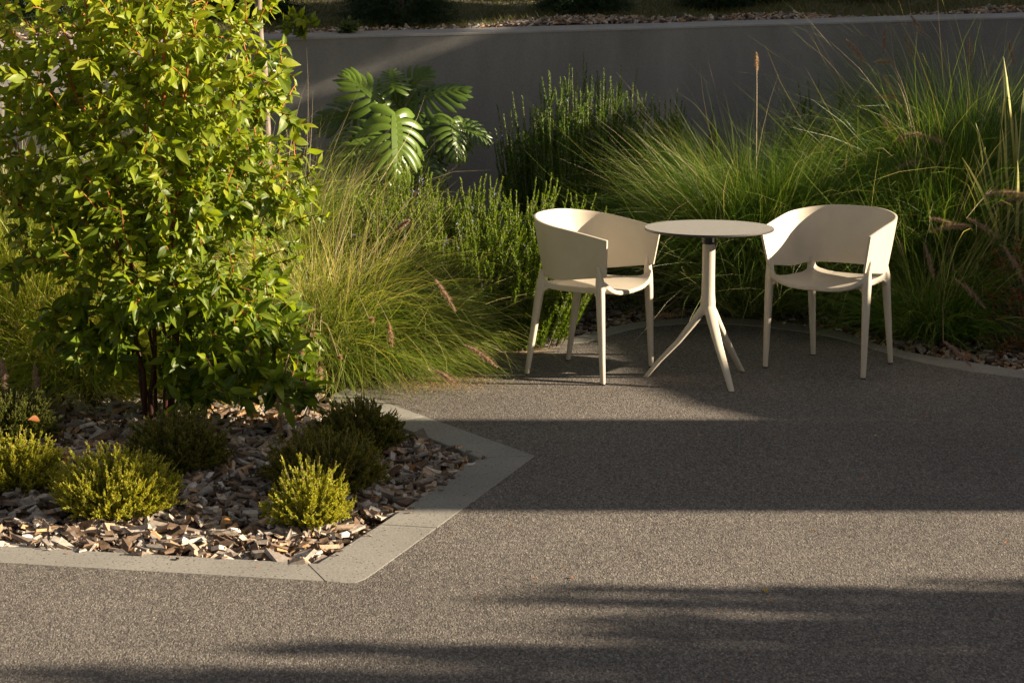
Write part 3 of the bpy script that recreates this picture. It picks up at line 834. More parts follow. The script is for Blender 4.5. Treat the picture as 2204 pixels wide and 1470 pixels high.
for nm, m_ in split_mesh(me, cls, ['column', 'leg', 'leg', 'leg']):
    m_.materials.append(M['plastic']); o_ = bpy.data.objects.new(nm, m_); COL.objects.link(o_); o_.parent = table
col_part = [o_ for o_ in table.children if o_.name.startswith('column')][0]
mb = MB(); n = 96
prof = [(.300, TH - .0125), (.3045, TH - .0105), (.3055, TH - .006), (.3052, TH - .0015), (.3040, TH)]
a = np.arange(n) * 2 * math.pi / n
V = np.array([[(r_ * math.cos(t), r_ * math.sin(t), z) for t in a] for r_, z in prof])
f = [(i * n + j, i * n + (j + 1) % n, (i + 1) * n + (j + 1) % n, (i + 1) * n + j) for i in range(len(prof) - 1) for j in range(n)]
mb.add(V.reshape(-1, 3), f); mb.add(V[0], [tuple(range(n))[::-1]]); mb.add(V[-1], [tuple(range(n))])
o_ = mb.build('tabletop', M['topedge'], table, local=False)
o_.data.materials.append(M['top'])
o_.data.polygons[len(o_.data.polygons) - 1].material_index = 1
for p_ in o_.data.polygons:
    if p_.normal.z > .9: p_.material_index = 1
mb = MB(); tube(mb, [(0, 0, .655), (0, 0, .664), (0, 0, .6645), (0, 0, .7215)], [.030, .0312, .0345, .036], 24)
tube(mb, [(0, 0, .7205), (0, 0, TH - .0127)], [.085, .085], 24)
mb.build('bracket', M['black'], table, local=False)
mb = MB(); box(mb, .012, .021, -.040, -.031, .668, .690); box(mb, .0145, .0185, -.0415, -.0403, .672, .686, .2); br_ = mb.build('latch', M['steel'], table, local=False)

# ================================================================== LEFT BUSH
def make_bush():
    c0 = np.array([-1.56, 9.02, 0.0]); rnd = np.random.default_rng(11)
    bush = empty('broadleaf_shrub', (c0[0], c0[1], -.04), 'large glossy green broadleaf shrub with red stems in the left bed', 'shrub')
    C = np.array([-1.57, 9.0, 1.22]); rad = np.array([.74, .58, 1.13])
    st = MB(); pos = []; 
    for k in range(7):
        a = k * 2 * math.pi / 7 + rnd.uniform(-.3, .3); b0 = c0 + np.array([.05 * math.cos(a), .05 * math.sin(a), -.04])
        lean = rnd.uniform(.12, .42) if k else .02; H = rnd.uniform(1.5, 2.15)
        t = np.linspace(0, 1, 22)
        w = np.cumsum(rnd.normal(0, .010, (22, 2)), 0)
        pts = np.stack([b0[0] + lean * H * .5 * np.cos(a) * t ** 1.2 + w[:, 0], b0[1] + lean * H * .5 * np.sin(a) * t ** 1.2 + w[:, 1], b0[2] + H * t], 1)
        r0 = .019 if k == 0 else rnd.uniform(.007, .011)
        tube(st, pts, r0 * (1 - .75 * t) + .001, 8, np.clip(.0 + (t - .25) * 1.2, 0, .8).repeat(8), cap=False)
        pos += list(pts[3:])
    nodes = np.array(pos)
    # crown targets: shell-weighted, lumpy
    n = 2000; u = rnd.normal(size=(n, 3)); u /= np.linalg.norm(u, axis=1)[:, None]
    rr = rnd.uniform(.15, 1, n) ** .55
    lump = 1 + .10 * np.sin(u[:, 0] * 5 + 1) * np.sin(u[:, 2] * 6 + 2) + .08 * np.sin(u[:, 0] * 11 + u[:, 2] * 9) + rnd.normal(0, .05, n)
    tg = C + u * rad * (rr * lump)[:, None]
    # skirts lower right, bare lower left
    tg = tg[(tg[:, 2] > .16)]
    keep = ~((tg[:, 2] < .62) & (tg[:, 0] < -1.78)) | (rnd.uniform(size=len(tg)) < .15)
    tg = tg[keep]
    tg = tg[(tg[:, 2] < 1.6) | (rnd.uniform(size=len(tg)) < .72)]
    ex = np.array([(-1.27 + rnd.uniform(-.20, .42), 8.9 + rnd.uniform(-.3, .3), rnd.uniform(.12, .48)) for _ in range(120)] + [(-1.72 + rnd.uniform(-.25, .14), 8.9 + rnd.uniform(-.25, .2), rnd.uniform(.26, .55)) for _ in range(45)])
    tg = np.vstack([tg, ex])
    tg = tg[np.argsort(np.hypot(tg[:, 0] - c0[0], tg[:, 1] - c0[1]) + .2 * tg[:, 2])]
    tg = tg[~((tg[:, 2] > 1.35) & (tg[:, 0] > -.92 - .06 * (tg[:, 2] - 1.35)))]
    tg = tg[~((np.abs(tg[:, 0] + 1.57) < .09) & (tg[:, 2] < .45) & (tg[:, 1] < 9.1))]
    LP, LD, LN, LL, LT = [], [], [], [], []
    for q in tg:
        dv = nodes - q; cost = np.linalg.norm(dv, axis=1) + .5 * np.clip(dv[:, 2] + .05, 0, None)
        i = cost.argmin(); p0 = nodes[i]; L = np.linalg.norm(q - p0)
        m_ = max(4, int(L / .045)); t = np.linspace(0, 1, m_)[:, None]
        mid = (p0 + q) / 2 + np.array([0, 0, .12 * L])
        pts = (1 - t) ** 2 * p0 + 2 * t * (1 - t) * mid + t * t * q
        tube(st, pts, np.linspace(.0042 if L > .25 else .0030, .0014, m_), 5, np.clip(rnd.uniform(-.1, .3) + .5 * q[2], 0, 1), cap=False)
        nodes = np.vstack([nodes, pts[1:]]) if len(nodes) < 9000 else nodes
        nl = rnd.integers(6, 11); s0 = max(0, 1 - .22 / max(L, .01)); ts = np.linspace(s0, 1, nl)
        ax = unit(pts[-1] - pts[-3]); a0 = rnd.uniform(0, 6.28)
        out = unit(q - np.array([c0[0], c0[1], q[2] - .15]))
        e1 = unit(np.cross(ax, [.1, .2, 1.0])); e2 = np.cross(ax, e1)
        for j, tt in enumerate(ts):
            pp = (1 - tt) ** 2 * p0 + 2 * tt * (1 - tt) * mid + tt * tt * q
            an = a0 + j * 2.4; pr = e1 * math.cos(an) + e2 * math.sin(an)
            d_ = unit(pr * .9 + ax * (.35 + .7 * (tt > .97)) + out * .25 + np.array([0, 0, -.42]) + rnd.normal(0, .18, 3))
            LP.append(pp); LD.append(d_); LN.append(unit(np.array([.60, -.42, .62]) + rnd.normal(0, .36, 3)))
            big = rnd.uniform() < (.10 if q[2] > .6 else .45)
            LL.append(rnd.uniform(.080, .108) if big else rnd.uniform(.036, .064))
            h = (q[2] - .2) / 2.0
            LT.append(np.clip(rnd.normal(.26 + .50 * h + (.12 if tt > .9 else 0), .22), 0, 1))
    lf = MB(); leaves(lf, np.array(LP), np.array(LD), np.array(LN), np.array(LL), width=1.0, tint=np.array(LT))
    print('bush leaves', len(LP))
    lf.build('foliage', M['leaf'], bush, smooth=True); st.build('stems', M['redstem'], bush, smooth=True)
make_bush()

# ================================================================== GRASSES
LS = 1.05
def clump(name, label, loc, n, L, th0, th1, mat, W=.0044, rad=.10, az_bias=None, heads=(), headmat='seed', p=1.4, tintf=None, group=None, stalks=0, bias=(0, 0, 0), hl=.10, hr=.011, K=7):
    base = np.array([loc[0], loc[1], -.04]); root = empty(name, base, label, 'grass', group)
    r = rad * np.sqrt(RNG.uniform(0, 1, n)); a = RNG.uniform(0, 2 * math.pi, n)
    b_ = base + np.stack([r * np.cos(a), r * np.sin(a), np.zeros(n)], 1)
    az = a + RNG.normal(0, .7, n)
    if az_bias is not None:
        k = RNG.uniform(size=n) < az_bias[1]; az = np.where(k, az_bias[0] + RNG.normal(0, .55, n), az)
    t0 = RNG.uniform(th0[0], th0[1], n); t1 = RNG.uniform(th1[0], th1[1], n)
    ln = LS * RNG.uniform(L[0], L[1], n) * (1 - .25 * RNG.uniform(size=n) ** 2)
    tint = RNG.beta(2, 2.3, n) if tintf is None else tintf(n)
    mb = MB(); blades(mb, b_, az, t0, t1, ln, RNG.uniform(.5, 1.35, n) * W, K=K, p=p, tint=tint, bias=bias)
    k = n // 4; i = RNG.integers(0, n, k)
    blades(mb, b_[i], RNG.uniform(0, 6.28, k) if az_bias is None else az[i] + RNG.normal(0, .9, k), RNG.uniform(.1, 1.1, k), RNG.uniform(.7, 2.6, k), ln[i] * RNG.uniform(.9, 1.3, k), RNG.uniform(.6, 1.1, k) * W, K=K, p=1.2, tint=RNG.uniform(.72, 1, k))
    mb.build('blades', mat, root, smooth=True)
    if stalks:
        mb = MB(); k = stalks; aa = RNG.uniform(0, 6.28, k)
        if az_bias is not None: aa = az_bias[0] + RNG.normal(0, .8, k)
        blades(mb, np.repeat(base[None], k, 0) + RNG.normal(0, .03, (k, 3)) * [1, 1, 0], aa, RNG.uniform(.1, .75, k), RNG.uniform(.5, 1.25, k), RNG.uniform(.9, 1.3, k) * L[1], np.full(k, .0034), K=8, p=1.2)
        mb.build('dry_stalks', M['straw'], root)
    for hd in heads:
        px, py, Y = hd[:3]; bend = hd[3] if len(hd) > 3 else None; Y -= .42 if py > 250 else .12; tip = P(px, py, Y); sc = 1.25 * (hd[4] if len(hd) > 4 else 1.0)
        m1, m2 = MB(), MB(); bs = base + np.array([RNG.normal(0, .04), RNG.normal(0, .04), 0])
        plume(m1, m2, bs, tip, hl * sc, hr * (sc ** .3), bend)
        s_ = m2.build('seed_stalk', M['straw'], root); h_ = m1.build('seed_head', M[headmat], root)
    return root
beta_t = lambda a, b_, lo=0, hi=1: (lambda n: lo + (hi - lo) * RNG.beta(a, b_, n))
GL = 'fountain grass clumps in the beds'
# left of and behind the bush
clump('fountain_grass', 'golden green grass clump sweeping down at the far left, behind the dark heather', (-2.4, 10.2), 5200, (.85, 1.3), (.15, .8), (1.4, 2.7), M['grassgold'], rad=.16, az_bias=(-.25, .35), tintf=beta_t(2, 2), group=GL)
clump('fountain_grass', 'tall yellow green grass clump at the left frame edge behind the shrub', (-2.5, 10.6), 5000, (.95, 1.5), (.08, .6), (1.2, 2.5), M['grass'], rad=.17, heads=[(60, 130, 11.2, (.5, 0, -.5)), (20, 60, 11.3, (.6, 0, -.6))], headmat='seedpurple', group=GL, stalks=26)
clump('fountain_grass', 'green grass clump directly behind the large shrub', (-1.65, 10.9), 3200, (.8, 1.35), (.08, .6), (1.2, 2.4), M['grass'], rad=.17, group=GL, stalks=20)
clump('fountain_grass', 'low golden grass sweeping over the ground between the dark heather and the shrub stems', (-2.1, 9.95), 3800, (.75, 1.3), (.5, 1.3), (1.8, 2.9), M['grassgold'], rad=.25, az_bias=(-.3, .55), tintf=beta_t(2, 1.6, .2, 1), group=GL, p=1.0,
      heads=[(75, 785, 9.2, (.1, 0, -1), .9), (85, 690, 9.4, (.6, 0, -.4), .6), (5, 770, 9.1, (.1, 0, -1), 1.0)], headmat='seedpurple')
# between bush and rosemary
clump('fountain_grass', 'sunlit fountain grass clump right of the shrub, spilling over the kerb end', (-.95, 9.97), 5200, (.60, 1.15), (.05, 1.0), (1.7, 3.1), M['grass'], rad=.20, p=1.1, group=GL, W=.0036,
      heads=[(796, 690, 9.62, (0, 0, .2), .5), (836, 692, 9.6, (.1, 0, -.9), .75), (677, 722, 9.6, (0, 0, .3), .5), (688, 765, 9.45, (0, 0, -1), .95), (668, 805, 9.4, (.1, 0, -.9), .7), (650, 765, 9.4, (0, 0, .3), .4), (730, 775, 9.45, (0, 0, .3), .4), (655, 818, 9.3, (0, 0, -.9), .6), (612, 835, 9.1, (.25, 0, -.8), 1.0), (596, 855, 9.05, (.2, 0, -.8), 1.0), (682, 835, 9.3, (-.3, 0, -.6), .8)], tintf=beta_t(1.4, 1.5, .05, 1.0), stalks=30)
clump('fountain_grass', 'tangled fountain grass clump between the shrub and the near rosemary', (-.78, 10.2), 3600, (.55, 1.0), (.25, 1.2), (1.7, 2.9), M['grass'], rad=.20, p=1.1, az_bias=(-.55, .35), group=GL, W=.0036, tintf=beta_t(1.4, 1.5, .05, 1), stalks=20,
      heads=[(850, 500, 10.0, (.35, 0, .6), .9), (935, 600, 9.9, (.6, 0, -.8), 1.2), (1000, 742, 9.8, (.9, 0, -.35), 1.3), (935, 797, 9.7, (.9, 0, -.3), .9)], headmat='seedpurple')
clump('fountain_grass', 'dry leaning grass clump below the monstera, with bare stalks', (-1.25, 11.6), 2400, (.8, 1.3), (.08, .6), (1.1, 2.3), M['grass'], rad=.15, group=GL, stalks=44, tintf=beta_t(2, 1.8, .2, 1))
# right-hand big clumps
clump('fountain_grass', 'large bright grass clump right behind the table', (1.38, 11.75), 11500, (.90, 1.38), (.02, .58), (.9, 2.7), M['grassgreen'], rad=.16, group=GL, W=.0034, stalks=40, tintf=beta_t(1.8, 2.4), K=8,
      heads=[(1627, 112, 11.8, (.1, 0, -1), .7), (1400, 690, 11.5, (.6, 0, .35), 1.3)])
clump('fountain_grass', 'dense green grass clump behind the right chair', (1.95, 11.85), 9500, (.8, 1.3), (.02, .8), (1.0, 2.75), M['grassgreen'], rad=.16, group=GL, W=.0036, tintf=beta_t(1.6, 3.6), stalks=14, K=8)
PH = 'seedpurple'
clump('fountain_grass', 'dark grass clump right of the right chair, full of drooping purple plumes', (2.40, 11.7), 7500, (.9, 1.5), (.02, .85), (1.0, 2.8), M['grassgreen'], rad=.20, group=GL, tintf=beta_t(1.5, 4), headmat=PH, stalks=34, hl=.14, hr=.013,
      heads=[(1880, 210, 12, (.9, 0, .1)), (1900, 165, 12, (.7, 0, -.6)), (1820, 85, 12.2, (.8, 0, -.5)), (1880, 135, 12.2, (.5, 0, .1), .8), (1920, 305, 11.9, (.8, 0, .35)), (1895, 240, 12, (.6, 0, -.7), .7), (1925, 365, 11.8, (.8, 0, .4)), (1970, 290, 12, (.8, 0, -.1)), (1935, 520, 11.4, (.2, 0, -.2), .4), (2000, 500, 11.2, (1.0, 0, .5), 1.3), (1990, 525, 11.2, (.4, 0, -.9), .9), (2055, 600, 11, (.9, 0, -.5), 1.1), (2000, 470, 11.3, (.9, 0, 0))])
clump('fountain_grass', 'tall dark grass clump at the right, rising in front of the wall', (2.72, 12.4), 13000, (1.15, 1.8), (.02, .75), (.8, 2.5), M['grassgreen'], rad=.22, group=GL, tintf=beta_t(1.5, 4), headmat=PH, stalks=40, hl=.13, hr=.012,
      heads=[(1905, 60, 12.8, (.2, 0, -.9), .8), (1945, 75, 12.8, (.6, 0, -.7)), (2085, 80, 12.6, (.1, 0, -.8)), (2170, 90, 12.4, (.1, 0, -1), .7), (1960, 35, 12.8, (.6, 0, -.4), .7)])
clump('fountain_grass', 'dark grass clump at the right frame edge behind the striped flax', (3.15, 12.0), 6500, (.8, 1.3), (.05, .8), (1.1, 2.7), M['grassgreen'], rad=.20, group=GL, tintf=beta_t(1.5, 4), headmat=PH, stalks=20, hl=.14, hr=.013,
      heads=[(2120, 420, 11.4, (1, 0, .3), 1.3), (2150, 440, 11.4, (.9, 0, .5), 1.0), (2080, 470, 11.2, (.9, 0, -.2)), (2160, 530, 11, (.6, 0, -.6))])
clump('fountain_grass', 'low sprawling dark grass clump at the kerb right of the right chair', (2.25, 11.0), 2300, (.5, .95), (.4, 1.1), (1.5, 2.7), M['grassgreen'], rad=.14, group=GL, tintf=beta_t(2, 2.5), headmat=PH, stalks=22, az_bias=(-.6, .3),
      heads=[(2030, 735, 10.55, (1, 0, -.5), 1.3)])
rt = empty('dry_grass_tuft', (1.42, 11.6, -.04), 'fan of pale straw stalks leaning left out of the large bright grass clump', 'grass')
mb = MB(); k = 90
blades(mb, np.array([1.42, 11.6, -.04]) + RNG.normal(0, .05, (k, 3)) * [1, 1, 0], 3.35 + RNG.normal(0, .35, k), RNG.uniform(.25, .75, k), RNG.uniform(.7, 1.5, k), RNG.uniform(.8, 1.55, k), np.full(k, .0040), K=9, p=1.1, tint=RNG.uniform(.3, 1, k), twist=.3)
mb.build('stalks', M['straw'], rt, smooth=True)
# broad dark flax leaves inside the big clump
rt = empty('flax_plant', (1.95, 12.1, -.04), 'dark green flax with broad pointed leaves rising out of the grass behind the right chair', 'plant')
mb = MB(); k = 16
blades(mb, np.array([1.95, 12.1, -.04]) + RNG.normal(0, .04, (k, 3)) * [1, 1, 0], RNG.uniform(-.6, 3.7, k), RNG.uniform(.02, .3, k), RNG.uniform(.25, .7, k), RNG.uniform(.8, 1.15, k), np.full(k, .035), K=10, mark=False, tint=RNG.uniform(.3, .9, k))
mb.build('leaves', M['grassgreen'], rt)

# ================================================================== ROSEMARY
def rosemary(label, loc, n, H, spread, mat, group, lean=.25, fl=0.0, N=400, curve=.4, nw=.0072, nl=.030):
    base = np.array([loc[0], loc[1], -.03]); rt = empty('rosemary_bush', base, label, 'shrub', group)
    a = RNG.uniform(0, 6.283, n); r = spread * np.sqrt(RNG.uniform(0, 1, n))
    b_ = base + np.stack([r * .45 * np.cos(a), r * .45 * np.sin(a), np.zeros(n)], 1)
    k = r / spread
    b_[:, :2] += np.stack([r * .35 * np.cos(a), r * .35 * np.sin(a)], 1) * (lean < 0)
    d_ = np.stack([np.cos(a) * k * (lean + .35), np.sin(a) * k * (lean + .35), np.ones(n)], 1) + RNG.normal(0, .05, (n, 3))
    bend = np.stack([-np.cos(a) * k * .12, -np.sin(a) * k * .12, np.full(n, .08)], 1) * curve
    L = H[0] + (H[1] - H[0]) * RNG.uniform(0, 1, n) ** .8
    L = L * (1 - .30 * k ** 2)
    mb, ms = MB(), MB(); c = shoots(mb, ms, b_, d_, L, bend, N, nl, nw, (.50, 1.0), (0, .9), .22, t0=.12, stem_r=.003)
    # side shoots
    m_ = n * 5; i = RNG.integers(0, n, m_); j = RNG.integers(int(N * .15), int(N * .85), m_)
    p0 = c[i, j]; dd_ = unit(np.stack([RNG.normal(0, .45, m_), RNG.normal(0, .45, m_), np.ones(m_) * 1.6], 1))
    shoots(mb, ms, p0, dd_, RNG.uniform(.08, .2, m_), np.zeros((m_, 3)) + [0, 0, .1], 80, nl * .9, nw * .95, (.5, 1.1), (0, .95), .25, stem_r=.0016)
    mb.build('foliage', mat, rt, smooth=True); ms.build('stems', M['bark'], rt)
    if fl > 0:
        mf = MB(); q = int(n * 7 * fl); i = RNG.integers(0, n, q); i = RNG.choice(np.unique(i)[::3], q); j = RNG.integers(int(N * .6), int(N * .93), q); p0 = c[i, j] + RNG.normal(0, .008, (q, 3))
        for s in range(4):
            d2 = unit(RNG.normal(size=(q, 3)) + [0, -.5, .1]); sd2 = unit(np.cross(d2, RNG.normal(size=(q, 3)))) * .0028
            V = np.stack([p0, p0 + d2 * .005 + sd2, p0 + d2 * .011, p0 + d2 * .005 - sd2], 1); mf.add(V.reshape(-1, 3), np.arange(q * 4).reshape(-1, 4), np.repeat(RNG.uniform(0, 1, q), 4))
        tag(mf.build('flowers', M['flower'], rt), kind='stuff')
    return rt
RG = 'rosemary bushes in the back bed'
rosemary('sunlit rosemary bush touching the left chair, its shoots tipped with pale flowers', (-.01, 10.86), 170, (.40, .98), .60, M['rosemary'], RG, fl=.5)
rosemary('sunlit rosemary bush between the grasses and the one beside the chair', (-.42, 10.90), 160, (.45, .98), .55, M['rosemary'], RG, fl=.5)
rosemary('rosemary bush with pale blue flowers below the monstera leaves', (-.62, 11.5), 120, (.55, .93), .42, M['rosemary'], RG, fl=1.5)
rosemary('rosemary bush left of the monstera, behind the arching grass', (-1.05, 11.6), 100, (.55, .9), .32, M['rosemary'], RG, fl=.7)
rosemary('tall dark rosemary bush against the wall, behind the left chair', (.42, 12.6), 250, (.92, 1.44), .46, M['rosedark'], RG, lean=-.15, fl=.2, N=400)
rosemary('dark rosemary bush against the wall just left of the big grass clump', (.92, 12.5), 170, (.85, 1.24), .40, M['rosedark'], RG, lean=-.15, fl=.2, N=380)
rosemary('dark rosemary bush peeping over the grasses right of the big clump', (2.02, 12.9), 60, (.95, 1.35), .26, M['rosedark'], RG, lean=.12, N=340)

# ================================================================== MONSTERA
def monstera_leaf(mb, origin, tipdir, nrm, L, tint, rnd, curl=.55):
    X, Y, Z = rot_from(np.array([tipdir]), np.array([nrm])); X, Y, Z = X[0], Y[0], Z[0]
    def put(p):   # p: (n,3) local, x along midrib (-.25..1), y across
        r2 = p[:, 0] * np.abs(p[:, 0]) * .5 + p[:, 1] ** 2 * 1.1
        z = p[:, 2] - curl * r2
        return origin + (p[:, 0:1] * X + p[:, 1:2] * Y + z[:, None] * Z) * L
    # central band with midrib
    n = 14; s = np.linspace(-.02, 1, n); wb = .09 * np.sin(np.pi * np.clip(s * .8 + .2, 0, 1)) ** .6 + .005; wb[-1] = .004
    rows = [np.stack([s, k * wb, np.abs(k) * wb * .12 * np.ones(n)], 1) for k in (-1, -.12, 0, .12, 1)]
    V = np.stack(rows, 1); W = put(V.reshape(-1, 3))
    f = [(a * 5 + b_, a * 5 + b_ + 1, (a + 1) * 5 + b_ + 1, (a + 1) * 5 + b_) for a in range(n - 1) for b_ in range(4)]
    mb.add(W, f, tint, np.tile([1, .12, 0, .12, 1], n))
    nl = 9
    for side in (-1, 1):
        for i in range(nl):
            s0 = -.01 + .86 * i / (nl - 1) + rnd.uniform(-.01, .01)
            ang = R(128 - 96 * (i / (nl - 1)) ** .8) + rnd.uniform(-.05, .05)
            ln = (.44, .54, .58, .58, .55, .49, .42, .33, .22)[i] * rnd.uniform(.9, 1.08); wd = (.085, .062, .058, .056, .054, .052, .049, .045, .04)[i]
            m_ = 9; t = np.linspace(0, 1, m_); aa = ang - t * R(34)
            st_ = ln / (m_ - 1); cx = s0 + np.concatenate([[0], np.cumsum(np.cos(aa[:-1]) * st_)]); cy = np.concatenate([[0], np.cumsum(np.sin(aa[:-1]) * st_)])
            w = wd * np.array([.80, .86, .92, 1.0, 1.1, 1.18, 1.16, .86, .12])
            w = w * rnd.uniform(.8, 1.1); nx, ny = -np.sin(aa), np.cos(aa); zz = .02 * np.sin(t * 3) 
            rnd_l = rnd.uniform(0, .14)
            rows = [np.stack([cx + k * w * nx, side * (cy + k * w * ny), zz - abs(k) ** 2 * w * .35 - t ** 2 * rnd_l], 1) for k in (-1, -.5, 0, .5, 1)]
            V = np.stack(rows, 1); V[..., 2] += rnd.uniform(.001, .006)
            f = [(a * 5 + b_, a * 5 + b_ + 1, (a + 1) * 5 + b_ + 1, (a + 1) * 5 + b_) for a in range(m_ - 1) for b_ in range(4)]
            if side < 0: f = [q[::-1] for q in f]
            mb.add(put(V.reshape(-1, 3)), f, tint, np.tile([1, .6, .05, .6, 1], m_))
def make_monstera():
    rnd = np.random.default_rng(5); base = np.array([-.62, 13.2, -.04])
    rt = empty('monstera_plant', base, 'monstera plant with big split leaves against the grey wall', 'plant')
    # pixel of the leaf's stalk end, depth, pixel of the tip, tip depth, length, normal, tint
    L = [((852, 252), 12.3, (868, 400), 12.0, .45, (.35, -.70, .60), 1.0), ((888, 222), 13.0, (975, 180), 12.95, .40, (.1, -.55, .75), .35), ((832, 235), 13.0, (770, 165), 13.0, .40, (.1, -.6, .7), .8),
         ((800, 245), 12.9, (715, 245), 12.8, .40, (-.05, -.8, .6), .3), ((795, 285), 12.5, (730, 335), 12.3, .38, (-.1, -.85, .5), .5), ((905, 270), 12.9, (985, 300), 12.8, .36, (.2, -.8, .55), .2),
         ((975, 262), 12.5, (1000, 350), 12.3, .30, (.45, -.75, .45), .75), ((990, 268), 12.9, (1035, 285), 12.85, .24, (.3, -.7, .6), .4), ((848, 190), 13.0, (842, 150), 13.1, .24, (0, -.85, .45), .7),
         ((900, 330), 12.8, (940, 410), 12.6, .34, (.1, -.85, .5), .15), ((820, 330), 12.7, (790, 400), 12.5, .34, (-.1, -.85, .5), .3), ((860, 210), 13.1, (900, 165), 13.1, .30, (0, -.8, .5), .5)]
    for li, (px, Y, qx, Y2, ln, nr, tn) in enumerate(L):
        if li not in (0, 3, 4, 6): Y -= .35; Y2 -= .35
        ln *= .84
        o0 = P(*px, Y); o1 = P(*qx, Y2); mb = MB()
        monstera_leaf(mb, o0, o1 - o0, np.array(nr), ln, tn, rnd)
        lf = mb.build('leaf', M['monstera'], rt, smooth=True)
        mp = MB(); t = np.linspace(0, 1, 10)[:, None]; ctl = np.array([base[0] * .3 + o0[0] * .7, 13.0, o0[2] * .8])
        tube(mp, (1 - t) ** 2 * base + 2 * t * (1 - t) * ctl + t * t * o0, np.linspace(.011, .006, 10), 7, .3)
        mp.build('petiole', M['monstera'], rt, smooth=True)
make_monstera()
# a second upright monstera leaf by the tree trunk
base = np.array([-1.45, 13.1, -.04]); rt = empty('monstera_plant', base, 'single upright monstera leaf beside the thin tree trunk', 'plant')
mb = MB(); o0 = P(606, 235, 13.0); monstera_leaf(mb, P(612, 140, 12.95), P(596, 235, 12.9) - P(612, 140, 12.95), np.array([.75, -.5, .2]), .32, .5, np.random.default_rng(3)); mb.build('leaf', M['monstera'], rt, smooth=True)
mb = MB(); t = np.linspace(0, 1, 8)[:, None]; tube(mb, base * (1 - t) + P(612, 140, 12.95) * t, .007, 6, .3); mb.build('petiole', M['monstera'], rt, smooth=True)

# ================================================================== VARIEGATED FLAX (right edge)
base = np.array([2.72, 11.25, -.04]); rt = empty('striped_flax', base, 'yellow striped flax with upright sword leaves at the right frame edge', 'plant')
mb = MB()
tips = [(2160, 122, 11.2, .045), (2168, 165, 11.25, .06), (2204, 190, 11.2, .05), (2100, 265, 11.1, .05), (2092, 320, 11.1, .035), (2154, 258, 11.1, .030), (2070, 338, 11.0, .035), (2190, 345, 10.9, .05), (2240, 240, 11.2, .06),
        (2250, 420, 10.8, .05), (2185, 240, 11.4, .05), (2230, 500, 10.7, .05), (2120, 420, 11.3, .04)]
for (px, py, Y, w) in tips:
    tip = P(px, py, Y); b0 = base + np.array([RNG.normal(0, .03), RNG.normal(0, .03), 0]); K = 12; t = np.linspace(0, 1, K + 1)
    ctl = b0 * .5 + tip * .5 + np.array([(b0[0] - tip[0]) * .22, 0, .10])
    c = ((1 - t) ** 2)[:, None] * b0 + (2 * t * (1 - t))[:, None] * ctl + (t ** 2)[:, None] * tip
    T_ = unit(np.gradient(c, axis=0)); sd_ = unit(np.cross(T_, unit(np.array([RNG.normal(0, .35) + .25, -1, RNG.normal(0, .15)]))))
    wd = 1.7 * w * np.minimum(.45 + t * 1.2, (1 - t) ** .7 * 1.7 + .02).clip(0, 1) * .5
    dep = unit(np.cross(sd_, T_)) * (wd * .35)[:, None]
    V = np.stack([c - sd_ * wd[:, None] , c - sd_ * wd[:, None] * .5 + dep * .6, c + dep, c + sd_ * wd[:, None] * .35 + dep * .6, c + sd_ * wd[:, None]], 1)
    f = [(a * 5 + b_, a * 5 + b_ + 1, (a + 1) * 5 + b_ + 1, (a + 1) * 5 + b_) for a in range(K) for b_ in range(4)]
    mb.add(V.reshape(-1, 3), f, RNG.uniform(), np.tile([0, .25, .5, .68, 1], K + 1))
mb.build('leaves', M['flax'], rt, smooth=True)

# ================================================================== HEATHERS
def heather(label, px, py, r, h, mat, n=210, N=64, group='low heather mounds in the left bed', tall=0.0, loc=None, tint=(0, 1)):
    c = G(px, py, -.02) if loc is None else np.array(loc)
    r *= 1.18; h *= 1.1; n = int(n * 1.7)
    rt = empty('heather', c, label, 'shrub', group)
    u = RNG.normal(size=(n, 3)); u[:, 2] = np.abs(u[:, 2]) * .9 + .05; u = unit(u)
    tip = c + u * np.array([r, r, h]) * RNG.uniform(.84, 1.04, (n, 1)); b_ = c + (tip - c) * np.array([.18, .18, 0.0]) + [0, 0, .005]
    d_ = tip - b_; L = np.linalg.norm(d_, axis=1) * RNG.uniform(.85, 1.12 + tall, n)
    mb, ms = MB(), MB(); pc = shoots(mb, ms, b_, d_, L, np.tile([0, 0, .22], (n, 1)), N, .010, .0052, (.5, 1.2), (tint[0], tint[1] * .85), .45, t0=.15, stem_r=.0012)
    m_ = n * 10; i = RNG.integers(0, n, m_); j = RNG.integers(int(N * .40), int(N * .95), m_)
    dd_ = unit(u[i] + RNG.normal(0, .45, (m_, 3)) + [0, 0, .5])
    shoots(mb, None, pc[i, j], dd_, RNG.uniform(.012, .036, m_), np.zeros((m_, 3)), 26, .009, .0052, (.5, 1.2), tint, .35)
    mb.build('foliage', mat, rt, smooth=True); ms.build('stems', M['bark'], rt)
    return rt
heather('bright yellow heather mound in the sun, the largest of the front row', 252, 1105, .215, .19, M['heather'], 260)
heather('small bright yellow heather by the kerb corner, with a few long upright shoots', 670, 1130, .125, .15, M['heather'], 120, tall=.35)
heather('yellow heather mound cut by the left frame edge', 40, 1052, .15, .16, M['heather'], 160, tall=.12)
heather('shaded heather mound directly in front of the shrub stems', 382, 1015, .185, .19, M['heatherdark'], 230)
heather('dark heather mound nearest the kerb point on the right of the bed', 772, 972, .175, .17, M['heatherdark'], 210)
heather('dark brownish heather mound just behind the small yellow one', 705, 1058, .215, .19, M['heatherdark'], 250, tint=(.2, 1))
heather('heather mound with deep shade painted into its dark leaves at the left, under the golden grass', 20, 950, .20, .17, M['heatherdark'], 220, tint=(0, .3))  # low tint range paints its shade into the leaf colour

